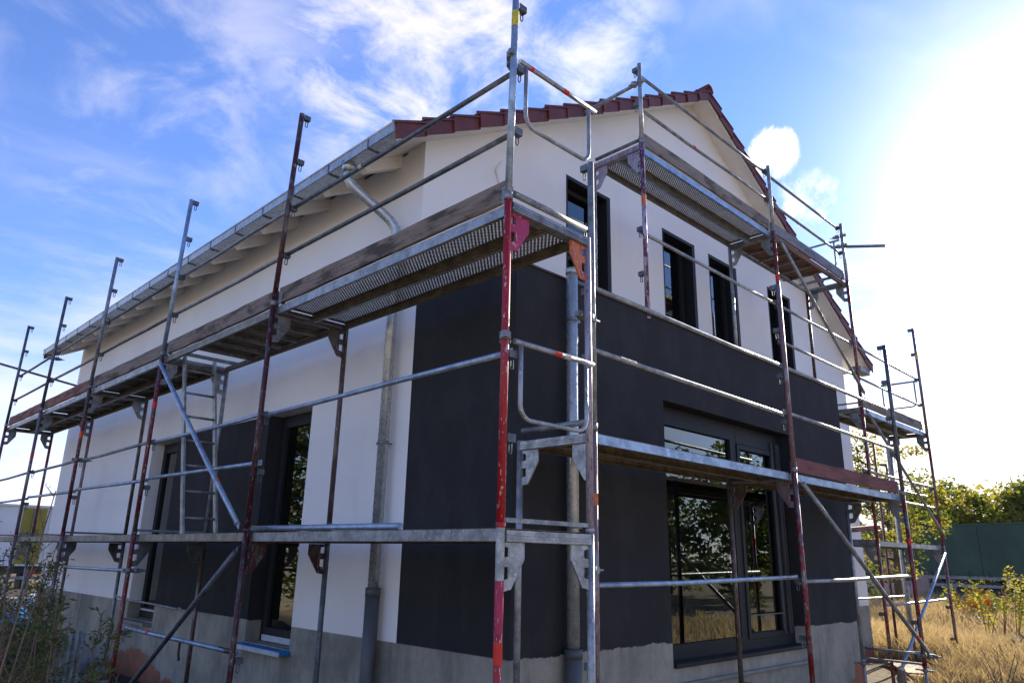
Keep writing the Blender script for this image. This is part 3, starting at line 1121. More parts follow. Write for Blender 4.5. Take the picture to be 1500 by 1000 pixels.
def make_guard(h=1.95, zs=(0.50, 0.97, 1.45, 1.92)):
    t_ = thing('guard_post', '', 'scaffold post', (0, 0, 0), 'guard posts of the scaffold')
    g = MB()
    tube_post(g, (0, 0), 0, h)
    g.build('post', M['galv'], t_)
    g = MB()
    g.tube([(0, 0, 0), (0, 0, 0.05)], R_ + 0.004, 14)
    g.build('collar', M['galv_dull'], t_)
    for z in zs:
        g = MB()
        holder(g, z)
        g.build('wedge_holder', M['galv_dark'], t_)
    return t_


frame_p = make_frame(0.78)
frame_g = make_frame(0.705)
frame_r = make_frame(0.66)
guard_p = make_guard()
guard_s = make_guard(1.0, (0.5, 0.94))


def band(parent, x, y, z0, z1, mat, r=R_ + 0.0012, label=None):
    """painted ring round a post of a standing thing"""
    for ch in parent.children:
        if ch.name.startswith('post') and abs(ch.location.x - x) < 0.02:
            g = MB()
            g.tube([(0, 0, z0), (0, 0, z1)], r, 14, cap=False)
            o = g.build('paint_band', M[mat], None, origin=(0, 0, 0))
            o.parent = ch
            o.location = (0, 0, 0)
            return


def jack(parent, x, z0, zbase):
    """screw jack with base plate under a frame post, parent frame local coordinates"""
    g = MB()
    g.tube([(0, 0, zbase), (0, 0, z0 + 0.02)], 0.017, 12)
    g.tube([(0, 0, z0 - 0.04), (0, 0, z0 - 0.005)], 0.032, 12)
    g.tube([(-0.11, 0, z0 - 0.022), (0.11, 0, z0 - 0.022)], 0.008, 8)
    g.box((-0.075, -0.075, zbase - 0.006), (0.075, 0.075, zbase + 0.002))
    o = g.build('screw_jack', M['galv_dull'], None, origin=(0, 0, zbase))
    o.parent = parent
    o.location = (x, 0, zbase)
    return o


XP = 2.91
PY = [3.0, 6.05, 8.70, 11.38, 13.92, 16.38]
PN = ['front corner of the house', 'second row from the front corner', 'third row, by the ladder', 'fourth row from the front corner',
      'fifth row from the front corner', 'back end of the left side']
DZ = [0.155, 2.155]
low_m = [dict(post=['red', 'galv'], transom='galv', gusset_plate='galv', bottom_rail='galv_dull'),
         dict(post=['red_dark', 'galv_dark'], transom='brown', gusset_plate='red_dark'),
         dict(post=['orange_red', 'brown'], transom='galv_dull', gusset_plate='galv_dark'),
         dict(post=['rose', 'galv_dull'], transom='galv_dull', gusset_plate='galv_dark'),
         dict(post=['rose', 'brown'], transom='galv_dull'),
         dict(post=['rose', 'galv_dull'], transom='galv_dull')]
up_m = [dict(post=['red', 'lilac'], transom='galv_dull', gusset_plate=['magenta', 'orange'], bottom_rail='galv_dull'),
        dict(post=['red_dark', 'brown'], transom='brown', gusset_plate=['galv_dull', 'brown']),
        dict(post=['red_grey', 'galv'], transom='galv_dull', gusset_plate='galv'),
        dict(post=['red_grey', 'brown'], transom='galv_dull', gusset_plate='galv'),
        dict(post=['rose', 'rose'], transom='galv_dull', gusset_plate='galv_dull'),
        dict(post=['red_flaked', 'red_flaked'], transom='galv_dull', gusset_plate='galv_dull')]
gd_m = ['galv_blue', 'red_dark', 'galv_blue', 'galv_dull', 'galv_dark', 'galv_dark']
col_up = ['bright red', 'dark red', 'red', 'flaked red', 'pinkish grey', 'red and grey']
col_lo = ['red and silver banded', 'dark red brown', 'orange red', 'pinkish grey', 'rose grey', 'scraped rose']
frames = {}
LEAN = [RAD(a) for a in (1.2, 4.0, 4.5, 5.0, 5.5, 4.5)]      # the upper posts lean a little towards the front
for i, y in enumerate(PY):
    f = dup(frame_p, (XP, y, DZ[0] - 2.0), 0, '%s lower scaffold frame at the %s' % (col_lo[i], PN[i]), low_m[i])
    jack(f, 0, 0.0, gz(XP, y) - (DZ[0] - 2.0) + 0.0 if gz(XP, y) < DZ[0] - 2.03 else -0.05)
    frames['L%d' % i] = f
    f = dup(frame_p, (XP, y, DZ[1] - 2.0), 0, '%s upper scaffold frame at the %s' % (col_up[i], PN[i]), up_m[i])
    frames['U%d' % i] = f
    f = dup(guard_p, (XP, y, DZ[1]), 0, '%s guard post above the upper deck, %s' % (['blue grey', 'dark red', 'slim blue grey', 'grey', 'dark grey', 'thin dark'][i], PN[i]), {'post': gd_m[i]})
    f.rotation_euler = (LEAN[i], 0, 0)
    frames['T%d' % i] = f
band(frames['T0'], 0, 0, 1.28, 1.40, 'band_yellow')
band(frames['L0'], 0, 0, 1.72, 2.0, 'galv')
band(frames['L0'], 0, 0, 1.45, 1.72, 'magenta')
band(frames['L0'], 0, 0, 1.30, 1.41, 'band_red')
band(frames['U2'], 0, 0, 1.38, 1.46, 'band_red')
band(frames['U3'], 0, 0, 1.30, 1.40, 'band_orange')
band(frames['U4'], 0, 0, 1.22, 1.32, 'band_red')
band(frames['L1'], 0, 0, 0.2, 0.24, 'band_white')

# gable side scaffold in front of the extension
GX = [3.93, 7.02, 10.07]
GY = 3.155
GD = 0.84
GN = ['beside the front corner', 'in front of the large window', 'at the right end of the extension']
g_low = [dict(post=['rose', 'galv'], transom='galv', gusset_plate='galv'),
         dict(post=['red_flaked', 'brown'], transom='galv', gusset_plate=['rose', 'brown']),
         dict(post=['red_flaked', 'galv'], transom='galv_dull', gusset_plate='galv_dull')]
g_col = ['scraped reddish and silver', 'red and brown', 'half red half silver']
for i, x in enumerate(GX):
    f = dup(frame_g, (x, GY, GD - 2.0), RAD(90), '%s ground level scaffold frame %s' % (g_col[i], GN[i]), g_low[i])
    jack(f, 0, 0.0, gz(x, GY) - (GD - 2.0))
    jack(f, 0.705, 0.0, gz(x, GY) - (GD - 2.0))
    frames['G%d' % i] = f
    f = dup(guard_p, (x, GY, GD), RAD(90), '%s guard post %s' % (['scraped silver', 'thick pinkish silver', 'thick dark grey'][i], GN[i]), {'post': ['galv_dull', 'rose', 'galv_dark'][i]})
    frames['GT%d' % i] = f
    if i == 0:
        f.scale = (1, 1, 1.06)
band(frames['G0'], 0, 0, 1.50, 1.58, 'orange')
band(frames['G2'], 0, 0, 1.40, 1.47, 'band_red')

# upper gable scaffold: two frames stand on the flat roof, two rise from the ground at the right
RX = [5.88, 8.93, 11.45, 14.50]
RY = 4.01
RD = [0.33, 2.29, 4.31]
fr = []
f = dup(frame_r, (RX[0], RY, RD[2] - 2.0), RAD(90), 'faded purple scaffold frame standing on the flat roof near the drainpipe', dict(post=['purple', 'galv_dull'], transom='lilac', gusset_plate='lilac'))
band(f, 0, 0, 1.25, 1.38, 'orange')
f = dup(frame_r, (RX[1], RY, RD[2] - 2.0), RAD(90), 'red and grey scaffold frame standing on the flat roof above the large window', dict(post=['red_flaked', 'galv'], transom='galv_dull', gusset_plate='galv'))
band(f, 0, 0, 1.28, 1.38, 'band_red')
for i, k in ((2, 'left'), (3, 'right')):
    for j, z in enumerate(RD):
        if i == 3 and j == 2:
            continue
        lv = ('lowest', 'middle', 'topmost')[j]
        f = dup(frame_r, (RX[i], RY, z - 2.0), RAD(90), '%s red scaffold frame beyond the extension, %s of the two rows' % (lv, k),
                dict(post=['red_flaked', ('red_dark' if i == 2 else 'galv')], transom='galv_dull', gusset_plate='galv_dull'))
        if j == 0:
            jack(f, 0, 0.0, gz(RX[i], RY) - (z - 2.0) - 0.02)
for i in (0, 1, 2):
    dup(guard_s, (RX[i], RY, RD[2]), RAD(90), 'short grey guard post on the topmost deck, %s' % ['at its left end', 'in its middle', 'at its right end'][i], {'post': 'galv'})
f = dup(guard_p, (RX[3], RY, RD[1]), RAD(90), 'slim red and grey guard post at the far right end', {'post': 'rose'})
band(f, 0, 0, 1.35, 1.45, 'band_yellow')
for o in (frame_p, frame_g, frame_r, guard_p, guard_s):
    purge(o)

# frames of the far side (beyond the right wall), seen past the corner
for i, (x, y) in enumerate(((15.0, 5.12), (15.1, 8.2))):
    for x2, m_ in ((0, 'red_dark'), (0.75, 'galv_dull')):
        g = MB()
        g.tube([(x + x2, y, gz(x, y)), (x + x2, y, 2.3 if i == 0 else 4.2)], R_, 12)
        tag(g.build('scaffold_post', M[m_]), ('dark red post by the right wall of the house', 'grey post outside the right wall of the house', 'dark red post farther along the right wall', 'grey post farther along the right wall')[i * 2 + (x2 > 0)], 'scaffold post', 'posts along the right wall')

# ---- rails
RAILG = 'guard rails'


def rail(p, q, label, mat='galv_dull', r=0.019, name='guard_rail', cat='guard rail', group=RAILG, flat=True, bands=()):
    p, q = V(p), V(q)
    d = (q - p).normalized()
    g = MB()
    if flat:
        ends = [p, p + d * 0.05]
        jr = random.Random(len(label) * 31 + int(abs(p.z) * 100))
        m1, m2 = p.lerp(q, 0.35), p.lerp(q, 0.7)
        m1 += V((jr.uniform(-1, 1), jr.uniform(-1, 1), jr.uniform(-1.5, 0.3))) * 0.006
        m2 += V((jr.uniform(-1, 1), jr.uniform(-1, 1), jr.uniform(-1.5, 0.3))) * 0.006
        g.tube([p, m1, m2, q], r, 12)
        for e, s_ in ((p, 1), (q, -1)):
            s = e + d * (0.03 * s_)
            up_ = V((0, 0, 1))
            side = d.cross(up_).normalized()
            g.obox(s - d * s_ * 0.03, d * 0.035, side * 0.004, up_ * 0.022)
    else:
        g.tube([p, q], r, 12)
    o = g.build(name, M[mat])
    tag(o, label, cat, group)
    for (t0, ln, mt) in bands:
        a = p.lerp(q, t0)
        b = MB().tube([a, a + d * ln], r + 0.0012, 12, cap=False)
        b.build('paint_band', M[mt], o)
    return o


bay = ['first bay from the front corner', 'second bay from the front corner', 'third bay beside the ladder', 'fourth bay from the front corner', 'last bay at the back']
xo = XP + R_ + 0.036
upb = {0: [((0.62, 0.05, 'band_white'),), ()], 1: [((0.45, 0.05, 'band_red'),), ()]}
for i in range(5):
    for j, z in enumerate((3.14, 2.67)):
        bd = upb.get(i, [(), ()])[j]
        rail((xo, PY[i] + 0.03 - math.tan(LEAN[i]) * (z - 2.155), z), (xo, PY[i + 1] - 0.03 - math.tan(LEAN[i + 1]) * (z - 2.155), z), '%s guard rail above the upper deck, left side, %s' % (('top', 'middle')[j], bay[i]), ('galv_dark', 'galv_dull')[i % 2], bands=bd)
    rail((xo, PY[i] + 0.03, 1.175), (xo, PY[i + 1] - 0.03, 1.155), 'top guard rail above the lower deck, left side, %s' % bay[i], 'galv_blue' if i < 2 else 'galv_dull',
         bands=((0.35, 0.04, 'band_red'),) if i in (1, 2) else ())
    if i:
        rail((xo, PY[i] + 0.03, 0.74), (xo, PY[i + 1] - 0.03, 0.76), 'middle guard rail above the lower deck, left side, %s' % bay[i], 'galv_blue',
             bands=((0.3, 0.05, 'band_red'),) if i in (1, 3) else ())
rail((xo, PY[2] + 0.03, -0.22), (xo, PY[3] - 0.03, -0.24), 'guard rail under the lower deck, third bay, left of the ladder', 'galv_blue')
rail((xo, PY[1] + 0.03, -0.79), (xo, PY[2] - 0.03, -0.79), 'low guard rail crossing behind the diagonal brace, near the blue sill', 'galv_blue', bands=((0.02, 0.3, 'red_dark'), (0.75, 0.05, 'band_red')))
g = MB().tube([(xo, 7.25, -0.81), (xo, 7.25, -0.90), (xo, 7.22, -0.96)], 0.012, 8)
tag(g.build('hanging_hook', M['black']), 'small black hook hanging from the low rail by the wall', 'hook')
rail((3.67, PY[2] + 0.4, -0.66), (3.67, PY[3] - 0.03, -0.62), 'thin inner rail close to the plinth, third bay', 'galv_dull', r=0.014)
# gable side rails
yo = GY + R_ + 0.036
for i, k in ((0, 'left bay'), (1, 'right bay')):
    rail((GX[i] + 0.03, yo, 1.93), (GX[i + 1] - 0.03, yo, 1.93), 'top guard rail crossing the dark extension wall, %s' % k, 'galv')
    rail((GX[i] + 0.03, yo, 1.45), (GX[i + 1] - 0.03, yo, 1.42), 'middle guard rail crossing the dark extension wall, %s' % k, 'galv', bands=((0.12, 0.2, 'rose'),) if i == 0 else ())
    rail((GX[i] + 0.03, yo, -0.17), (GX[i + 1] - 0.03, yo, -0.13), 'lowest rail in front of the extension, %s' % ('crossing the large window' if i == 0 else 'right of the large window'), 'galv_blue' if i == 0 else 'galv')
ry = RY + R_ + 0.036
nm = ['left bay', 'right bay']
for i in range(2):
    rail((RX[i] + 0.03, ry, 5.23), (RX[i + 1] - 0.03, ry, 5.25), 'top guard rail of the topmost deck, %s' % nm[i], 'galv_dull')
    rail((RX[i] + 0.03, ry, 4.80), (RX[i + 1] - 0.03, ry, 4.82), 'middle guard rail of the topmost deck, %s' % nm[i], 'galv_dull', bands=((0.38, 0.05, 'band_red'),))
for i in range(3):
    rail((RX[i] + 0.03, ry, 3.29), (RX[i + 1] - 0.03, ry, 3.29), 'guard rail in front of the upper windows, %s' % ('left bay', 'middle bay', 'right bay past the house corner')[i], 'galv')
for i in (1, 2):
    rail((RX[i] + 0.03, ry, 2.78), (RX[i + 1] - 0.03, ry, 2.79), 'lower guard rail in front of the upper windows, %s' % ('middle bay', 'right bay past the house corner')[i - 1], 'galv')
rail((RX[2] + 0.03, ry, 1.33), (RX[3] - 0.03, ry, 1.33), 'sunlit upper rail right of the extension', 'galv')
rail((RX[2] + 0.03, ry, 0.97), (RX[3] - 0.03, ry, 0.97), 'sunlit middle rail right of the extension', 'galv')
rail((RX[2] + 0.2, ry, -0.56), (RX[3] - 0.03, ry, -0.54), 'sunlit lowest rail right of the extension', 'galv', bands=((0.85, 0.1, 'band_white'),))
rail((RX[3] - 0.3, 4.68, 1.33), (RX[3] + 2.0, 4.72, 1.33), 'thin far rail behind the right end posts', 'galv', r=0.015)
rail((10.9, 4.85, -0.52), (RX[3] - 0.05, 4.72, -0.52), 'thin pale rail low behind the right end posts', 'galv', r=0.015)
rail((GX[2] + 0.0, GY + 0.05, GD - 2.0 + 0.16), (GX[2] + 0.0, GY + 0.66, GD - 2.0 + 0.16), 'short base tube between the two rightmost front legs', 'galv', r=0.015)

# end guards: a straight tube with a bent loop under it
def end_guard(p, d, L_, label, mat='galv', flip=False, drop=0.46, bands=(), r=0.017):
    p, d = V(p), V(d).normalized()
    g = MB()
    g.tube([p, p + d * L_], r, 12)
    dn = V((0, 0, -1))
    a, b = p + d * (0.06 * L_ / 0.78), p + d * (0.90 * L_)
    q = 0.09
    pts = [a, a + dn * (drop - q)] + arc(a + dn * (drop - q) + d * q, -d, dn, q, 0, pi / 2, 5)[1:] + arc(b + dn * (drop - q) - d * q, dn, d, q, 0, pi / 2, 5) + [b]
    g.tube(pts, r * 0.82, 12)
    o = g.build('end_guard', M[mat])
    tag(o, label, 'end guard', 'end guards with bent loops')
    for (t0, ln, mt) in bands:
        s = p + d * (L_ * t0)
        MB().tube([s, s + d * ln], r + 0.0012, 12, cap=False).build('paint_band', M[mt], o)
    return o


end_guard((XP + 0.04, PY[0] - 0.04, 3.18), (1, 0, 0), 0.80, 'end guard with bent loop standing against the sky at the front corner', bands=((0.12, 0.03, 'band_red'), (0.55, 0.05, 'band_red')))
end_guard((XP + 0.04, PY[0] - 0.04, 1.23), (1, 0, 0), 0.74, 'end guard with bent loop above the lower deck at the front corner', bands=((0.48, 0.06, 'band_red'), (0.60, 0.06, 'band_white')))
end_guard((RX[2], RY + 0.05, 5.04), (0, 1, 0), 1.15, 'end guard with bent loop at the right end of the topmost deck', 'galv_dull')
end_guard((RX[3], RY + 0.05, 3.24), (0, 1, 0), 0.68, 'end guard with bent loop at the far right end', 'galv_dull', bands=((0.5, 0.08, 'band_red'),))
rail((RX[0], RY + 0.02, 5.07), (RX[0], RY + 0.78, 5.05), 'short tube clamped across the left end of the topmost deck', 'galv_dull', r=0.021, flat=False, name='clamped_tube', cat='tube')
rail((RX[2], RY - 0.62, 4.74), (RX[2], RY + 0.05, 4.92), 'loose end tube sticking out from the topmost right post', 'galv_dull', r=0.024, flat=False, name='clamped_tube', cat='tube')
rail((2.45, 16.5, 3.36), (3.98, 16.5, 3.14), 'tube crossing behind the back end of the left side', 'galv_dark', r=0.021, flat=False, name='clamped_tube', cat='tube')
rail((3.08, 4.15, 0.185), (3.10, 6.35, 0.195), 'loose bluish tube lying on the lower deck, left side', 'galv_blue', r=0.024, flat=False, name='loose_tube', cat='tube')
rail((XP + R_ + 0.02, PY[0] + 0.0, DZ[1] + 0.06), (XP + 0.76, PY[0] + 0.0, DZ[1] + 0.06), 'bar locking the deck ends of the upper deck at the front corner', 'galv_dull', r=0.022, flat=False, name='locking_bar', cat='bar', group='locking bars over the deck ends')
rail((GX[0], GY + 0.04, GD + 0.07), (GX[0], GY + 0.68, GD + 0.07), 'bar locking the deck ends left of the large window', 'galv_dull', r=0.022, flat=False, name='locking_bar', cat='bar', group='locking bars over the deck ends')
rail((RX[0], RY + 0.03, RD[2] + 0.05), (RX[0], RY + 0.63, RD[2] + 0.05), 'bar locking the left end of the topmost deck', 'galv_dark', r=0.02, flat=False, name='locking_bar', cat='bar', group='locking bars over the deck ends')

# diagonal braces
DG = 'diagonal braces'


def brace(p, q, label, mat, bands=()):
    return rail(p, q, label, mat, r=0.023, name='diagonal_brace', cat='brace', group=DG, bands=bands)


brace((XP - 0.05, PY[2] - 0.13, 2.03), (XP - 0.05, PY[1] + 0.08, 0.22), 'light blue diagonal brace in front of the ladder', 'galv_blue', bands=((0.78, 0.06, 'band_orange'),))
brace((XP - 0.05, PY[1] + 0.05, 0.0), (XP - 0.05, PY[2] - 0.3, -1.50), 'dark diagonal brace in front of the lower wall, left side', 'galv_dark')
brace((GX[1] + 0.05, GY - 0.05, 0.74), (GX[2] + 0.02, GY - 0.05, -0.98), 'diagonal brace across the dark wall right of the large window', 'galv_dull', bands=((0.88, 0.06, 'band_red'),))
brace((RX[1] + 0.1, RY - 0.05, 4.18), (RX[2] + 0.02, RY - 0.05, 2.50), 'thin diagonal brace in front of the upper windows', 'galv')
brace((RX[2] + 0.05, RY - 0.05, 2.22), (RX[3] - 0.03, RY - 0.05, 0.50), 'diagonal brace of the right end bay, middle level', 'galv_dull')
brace((RX[3] - 0.12, RY - 0.05, 0.20), (RX[2] + 0.02, RY - 0.05, -1.50), 'bluish diagonal brace of the right end bay, ground level', 'galv_blue')

# couplers
def coupler(x, y, z, label, ax=(1, 0)):
    g = MB()
    for s_ in (0, 1):
        cx, cy = x + ax[0] * 0.055 * s_ * 1.4, y + ax[1] * 0.055 * s_ * 1.4
        g.tube([(cx, cy, z - 0.024), (cx, cy, z + 0.024)], R_ + 0.010, 12)
        g.obox((cx + ax[0] * (0.045 * (2 * s_ - 1)), cy + ax[1] * (0.045 * (2 * s_ - 1)), z), (0.016, 0, 0), (0, 0.016, 0), (0, 0, 0.02))
    g.tube([(x + ax[0] * 0.10, y + ax[1] * 0.10, z), (x + ax[0] * 0.19, y + ax[1] * 0.19, z)], 0.007, 8)
    g.tube([(x + ax[0] * 0.14, y + ax[1] * 0.14, z - 0.014), (x + ax[0] * 0.14, y + ax[1] * 0.14, z + 0.014)], 0.014, 6)
    tag(g.build('coupler', M['galv_dull']), label, 'coupler', 'couplers clamping two tubes')


coupler(3.70, PY[0] + 0.06, -0.07, 'coupler joining the two posts at the corner, lower one')
coupler(3.70, PY[0] + 0.06, 1.60, 'coupler joining the two posts at the corner, upper one')
coupler(XP, PY[0], 1.26, 'coupler on the bright red corner post at the end guard', (0.7, 0.7))
coupler(XP, PY[0], 3.22, 'coupler on the blue grey corner post against the sky', (0.7, 0.7))
coupler(RX[0], RY, 5.08, 'coupler at the left end of the topmost deck', (0, 1))
coupler(RX[2], RY, 4.93, 'coupler at the right end of the topmost deck, lower one', (0, 1))
coupler(RX[2], RY, 5.10, 'coupler at the right end of the topmost deck, upper one', (0, 1))
coupler(XP, PY[2], -0.22, 'coupler on the orange red post below the lower deck', (1, 0))
coupler(XP, PY[3], 1.16, 'coupler on the fourth post at the lower guard rail', (1, 0))
coupler(XP, PY[4], 3.05, 'coupler on the fifth post under the gutter end', (1, 0))
coupler(GX[2], GY, -1.02, 'coupler at the foot of the right front post', (0, -1))

# ---- decks
def deck_solid(L_, wd=0.335):
    g = MB()
    g.box((0, 0, -0.004), (L_, wd, 0.0))
    g.box((0, 0, -0.07), (L_, 0.004, -0.0045))
    g.box((0, wd - 0.004, -0.07), (L_, wd, -0.0045))
    g.box((0, 0.0045, -0.07), (L_, 0.03, -0.066))
    g.box((0, wd - 0.03, -0.07), (L_, wd - 0.0045, -0.066))
    return g


def deck_thing(kind, L_, wd=0.335):
    t_ = thing('deck_plank', '', 'scaffold deck', (0, 0, 0), 'deck planks of the scaffold')
    # sheet
    g = MB()
    if kind == 'perf':
        pitch = 0.0175
        nx, ny = int((L_ - 0.10) / pitch), int((wd - 0.075) / pitch)
        px_, py_ = (L_ - 0.10) / nx, (wd - 0.075) / ny
        vs, fs = [], []
        idx = {}

        def vid(i, j):
            if (i, j) not in idx:
                idx[(i, j)] = len(vs)
                vs.append((0.05 + i * px_, 0.0375 + j * py_, -0.003))
            return idx[(i, j)]
        for i in range(nx):
            for j in range(ny):
                c = [vid(i, j), vid(i + 1, j), vid(i + 1, j + 1), vid(i, j + 1)]
                if (i + j) % 2 == 0 and 0 < i < nx - 1:
                    cx, cy = 0.05 + (i + 0.5) * px_, 0.0375 + (j + 0.5) * py_
                    k = len(vs)
                    for (a, b) in ((-1, -1), (1, -1), (1, 1), (-1, 1)):
                        vs.append((cx + a * 0.0056, cy + b * 0.0056, -0.003))
                    for q in range(4):
                        q2 = (q + 1) % 4
                        fs.append((c[q], c[q2], k + q2, k + q))
                else:
                    fs.append(tuple(c))
        g.add(vs, fs)
        g.box((0, 0.0, -0.004), (L_, 0.037, 0.0))
        g.box((0, wd - 0.037, -0.004), (L_, wd, 0.0))
        g.box((0, 0.0375, -0.004), (0.0495, wd - 0.0375, 0))
        g.box((L_ - 0.0495, 0.0375, -0.004), (L_, wd - 0.0375, 0))
    elif kind == 'hatch':
        g.box((0, 0.02, -0.012), (L_ * 0.74, wd - 0.02, -0.002))
    else:
        g.box((0, 0.0, -0.004), (L_, wd, 0.0))
    g.build('plate', M['deck_steel' if kind == 'perf' else 'deck_brown'], t_)
    for s_ in (0, 1):
        q = MB()
        y0, y1 = (0, 0.005) if s_ == 0 else (wd - 0.005, wd)
        q.box((0, y0, -0.072), (L_, y1, -0.0045 if kind != 'hatch' else 0.0))
        y2, y3 = (0.0055, 0.034) if s_ == 0 else (wd - 0.034, wd - 0.0055)
        q.box((0, y2, -0.072), (L_, y3, -0.068))
        q.build('side_rail', M['galv'], t_)
    n = {'perf': 0, 'solid': 3, 'hatch': 8}[kind]
    for k in range(n):
        x = (k + 1) * L_ / (n + 1) if kind != 'hatch' else 0.03 + k * (L_ - 0.08) / (n - 1)
        q = MB()
        q.box((x, 0.035, -0.05 if kind == 'hatch' else -0.03), (x + 0.03, wd - 0.035, -0.0135 if kind == 'hatch' else -0.0045))
        q.build('cross_rib', M['galv_dull'], t_)
    for k in (0.0, L_ - 0.03):
        q = MB()
        q.box((k, 0.035, -0.066), (k + 0.03, wd - 0.035, -0.052))
        q.build('end_fitting', M['galv_dull'], t_)
    return t_


protos = {}


def put_decks(kind, p, along, L_, wd_total, label, cols=2, smat=None, pmat=None):
    """lay planks: along 'Y' (left side; width towards +X) or 'X' (gable side; width towards +Y)"""
    n = cols
    w = wd_total / n - 0.008
    key = (kind, round(L_, 2), round(w, 3))
    if key not in protos:
        protos[key] = deck_thing(kind, L_, w)
    for c in range(n):
        off = c * (wd_total / n) + 0.004
        if along == 'Y':
            loc, rz = (p[0] + off + w, p[1], p[2]), RAD(90)
            m_ = {'side_rail': [smat[1 - 0] if smat else 'galv_dull', smat[0] if smat else 'galv']}
        else:
            loc, rz = (p[0], p[1] + off, p[2]), 0
            m_ = {'side_rail': [smat[0] if smat else 'galv', smat[1] if smat else 'galv_dull']}
        if pmat:
            m_['plate'] = pmat
            m_['cross_rib'] = 'galv_dull'
        o = dup(protos[key], loc, rz, '%s, %s' % (label, ('outer plank', 'inner plank')[c] if n == 2 else 'single wide panel'), m_)
        for k in range(1):
            pass


for i in range(5):
    y0, L_ = PY[i] + 0.035, PY[i + 1] - PY[i] - 0.07
    kind = ('perf', 'hatch', 'solid', 'solid', 'solid')[i]
    put_decks(kind, (XP + 0.035, y0, DZ[1]), 'Y', L_, 0.71, '%s upper deck, left side, %s' % (('perforated steel', 'hatch', 'steel', 'steel', 'steel')[i], bay[i]),
              cols=1 if kind == 'hatch' else 2, smat=('galv', 'deck_brown') if i != 1 else ('deck_steel', 'deck_brown'))
    put_decks('solid', (XP + 0.035, y0, DZ[0]), 'Y', L_, 0.71, 'steel lower deck, left side, %s' % bay[i], smat=('deck_steel' if i else 'galv_dull', 'deck_brown'))
for i in range(2):
    put_decks('solid', (GX[i] + 0.035, GY + 0.035, GD), 'X', GX[i + 1] - GX[i] - 0.07, 0.64, 'steel deck in front of the extension, %s' % ('left bay', 'right bay')[i], smat=('galv_blue', 'deck_brown'))
put_decks('perf', (RX[0] + 0.035, RY + 0.035, RD[2]), 'X', RX[1] - RX[0] - 0.07, 0.60, 'perforated steel deck of the topmost level', smat=('galv_blue', 'deck_steel'))
put_decks('hatch', (RX[1] + 0.035, RY + 0.035, RD[2]), 'X', RX[2] - RX[1] - 0.07, 0.60, 'ribbed plywood hatch deck of the topmost level', cols=1, smat=('wood_ply', 'deck_steel'), pmat='wood_ply')
put_decks('solid', (RX[2] + 0.035, RY + 0.035, RD[1]), 'X', RX[3] - RX[2] - 0.07, 0.60, 'steel deck right of the extension, upper level', smat=('galv_blue', 'deck_steel'), pmat='deck_steel')
put_decks('solid', (RX[2] + 0.035, RY + 0.035, RD[0]), 'X', RX[3] - RX[2] - 0.07, 0.60, 'steel deck right of the extension, lower level', smat=('galv', 'deck_steel'), pmat='deck_steel')
for o in protos.values():
    purge(o)

# ---- toe boards
def toeboard(p, along, L_, mat, label, h=0.15, sag=0.0, overl=0.0):
    g = MB()
    n = 12
    rnd = random.Random(hash(label) & 0xffff if False else len(label) * 7 + int(L_ * 10))
    # subdivided so the worn edges are uneven
    vs = []
    for i in range(n + 1):
        x = L_ * i / n
        dz = rnd.uniform(-0.004, 0.004)
        dt = rnd.uniform(-0.005, 0.004)
        w = -0.004 * sin(pi * i / n)
        vs += [(x, w, dz), (x, w + 0.03, dz), (x, w + 0.03, h + dt), (x, w, h + dt)]
    fs = [(0, 3, 2, 1), (4 * n, 4 * n + 1, 4 * n + 2, 4 * n + 3)]
    for i in range(n):
        a, b = 4 * i, 4 * i + 4
        for k in range(4):
            k2 = (k + 1) % 4
            fs.append((a + k, a + k2, b + k2, b + k))
    g.add(vs, fs)
    t_ = g.build('toe_board', M[mat], origin=(0, 0, 0))
    for x0 in (-0.005, L_ - 0.055):
        q = MB()
        q.box((x0, -0.008, -0.02), (x0 + 0.06, -0.0045, h * 0.7))
        q.box((x0, 0.031, -0.02), (x0 + 0.06, 0.0345, h * 0.7))
        q.build('end_clip', M['galv_dull'], t_)
    t_.location = p
    if along == 'Y':
        t_.rotation_euler = (0, 0, RAD(90))
    tag(t_, label, 'toe board', 'toe boards along the deck edges')
    return t_


tb = ['wood', 'wood', 'wood', 'wood_red', 'wood_red']
tn = ['dark weathered', 'grey brown', 'knotty grey brown', 'reddish brown', 'warm brown']
for i in range(5):
    toeboard((XP + 0.058, PY[i] + 0.03, DZ[1] + 0.022), 'Y', PY[i + 1] - PY[i] - 0.07, tb[i], '%s toe board on the upper deck, left side, %s' % (tn[i], bay[i]))
toeboard((GX[1] + 0.07, GY + 0.03, GD + 0.02), 'X', GX[2] - GX[1] - 0.12, 'wood_plum', 'dull red toe board on the deck right of the large window', 0.14)
toeboard((RX[0] + 0.04, RY + 0.03, RD[2] + 0.025), 'X', RX[1] - RX[0] - 0.08, 'wood_grey', 'weathered toe board on the topmost deck, left half')
toeboard((RX[1] + 0.04, RY + 0.03, RD[2] + 0.025), 'X', RX[2] - RX[1] - 0.08, 'wood_blue', 'grey painted toe board on the topmost deck, right half')
toeboard((RX[2] + 0.04, RY + 0.03, RD[1] + 0.025), 'X', RX[3] - RX[2] - 0.18, 'wood_grey', 'grey toe board on the deck right of the extension')

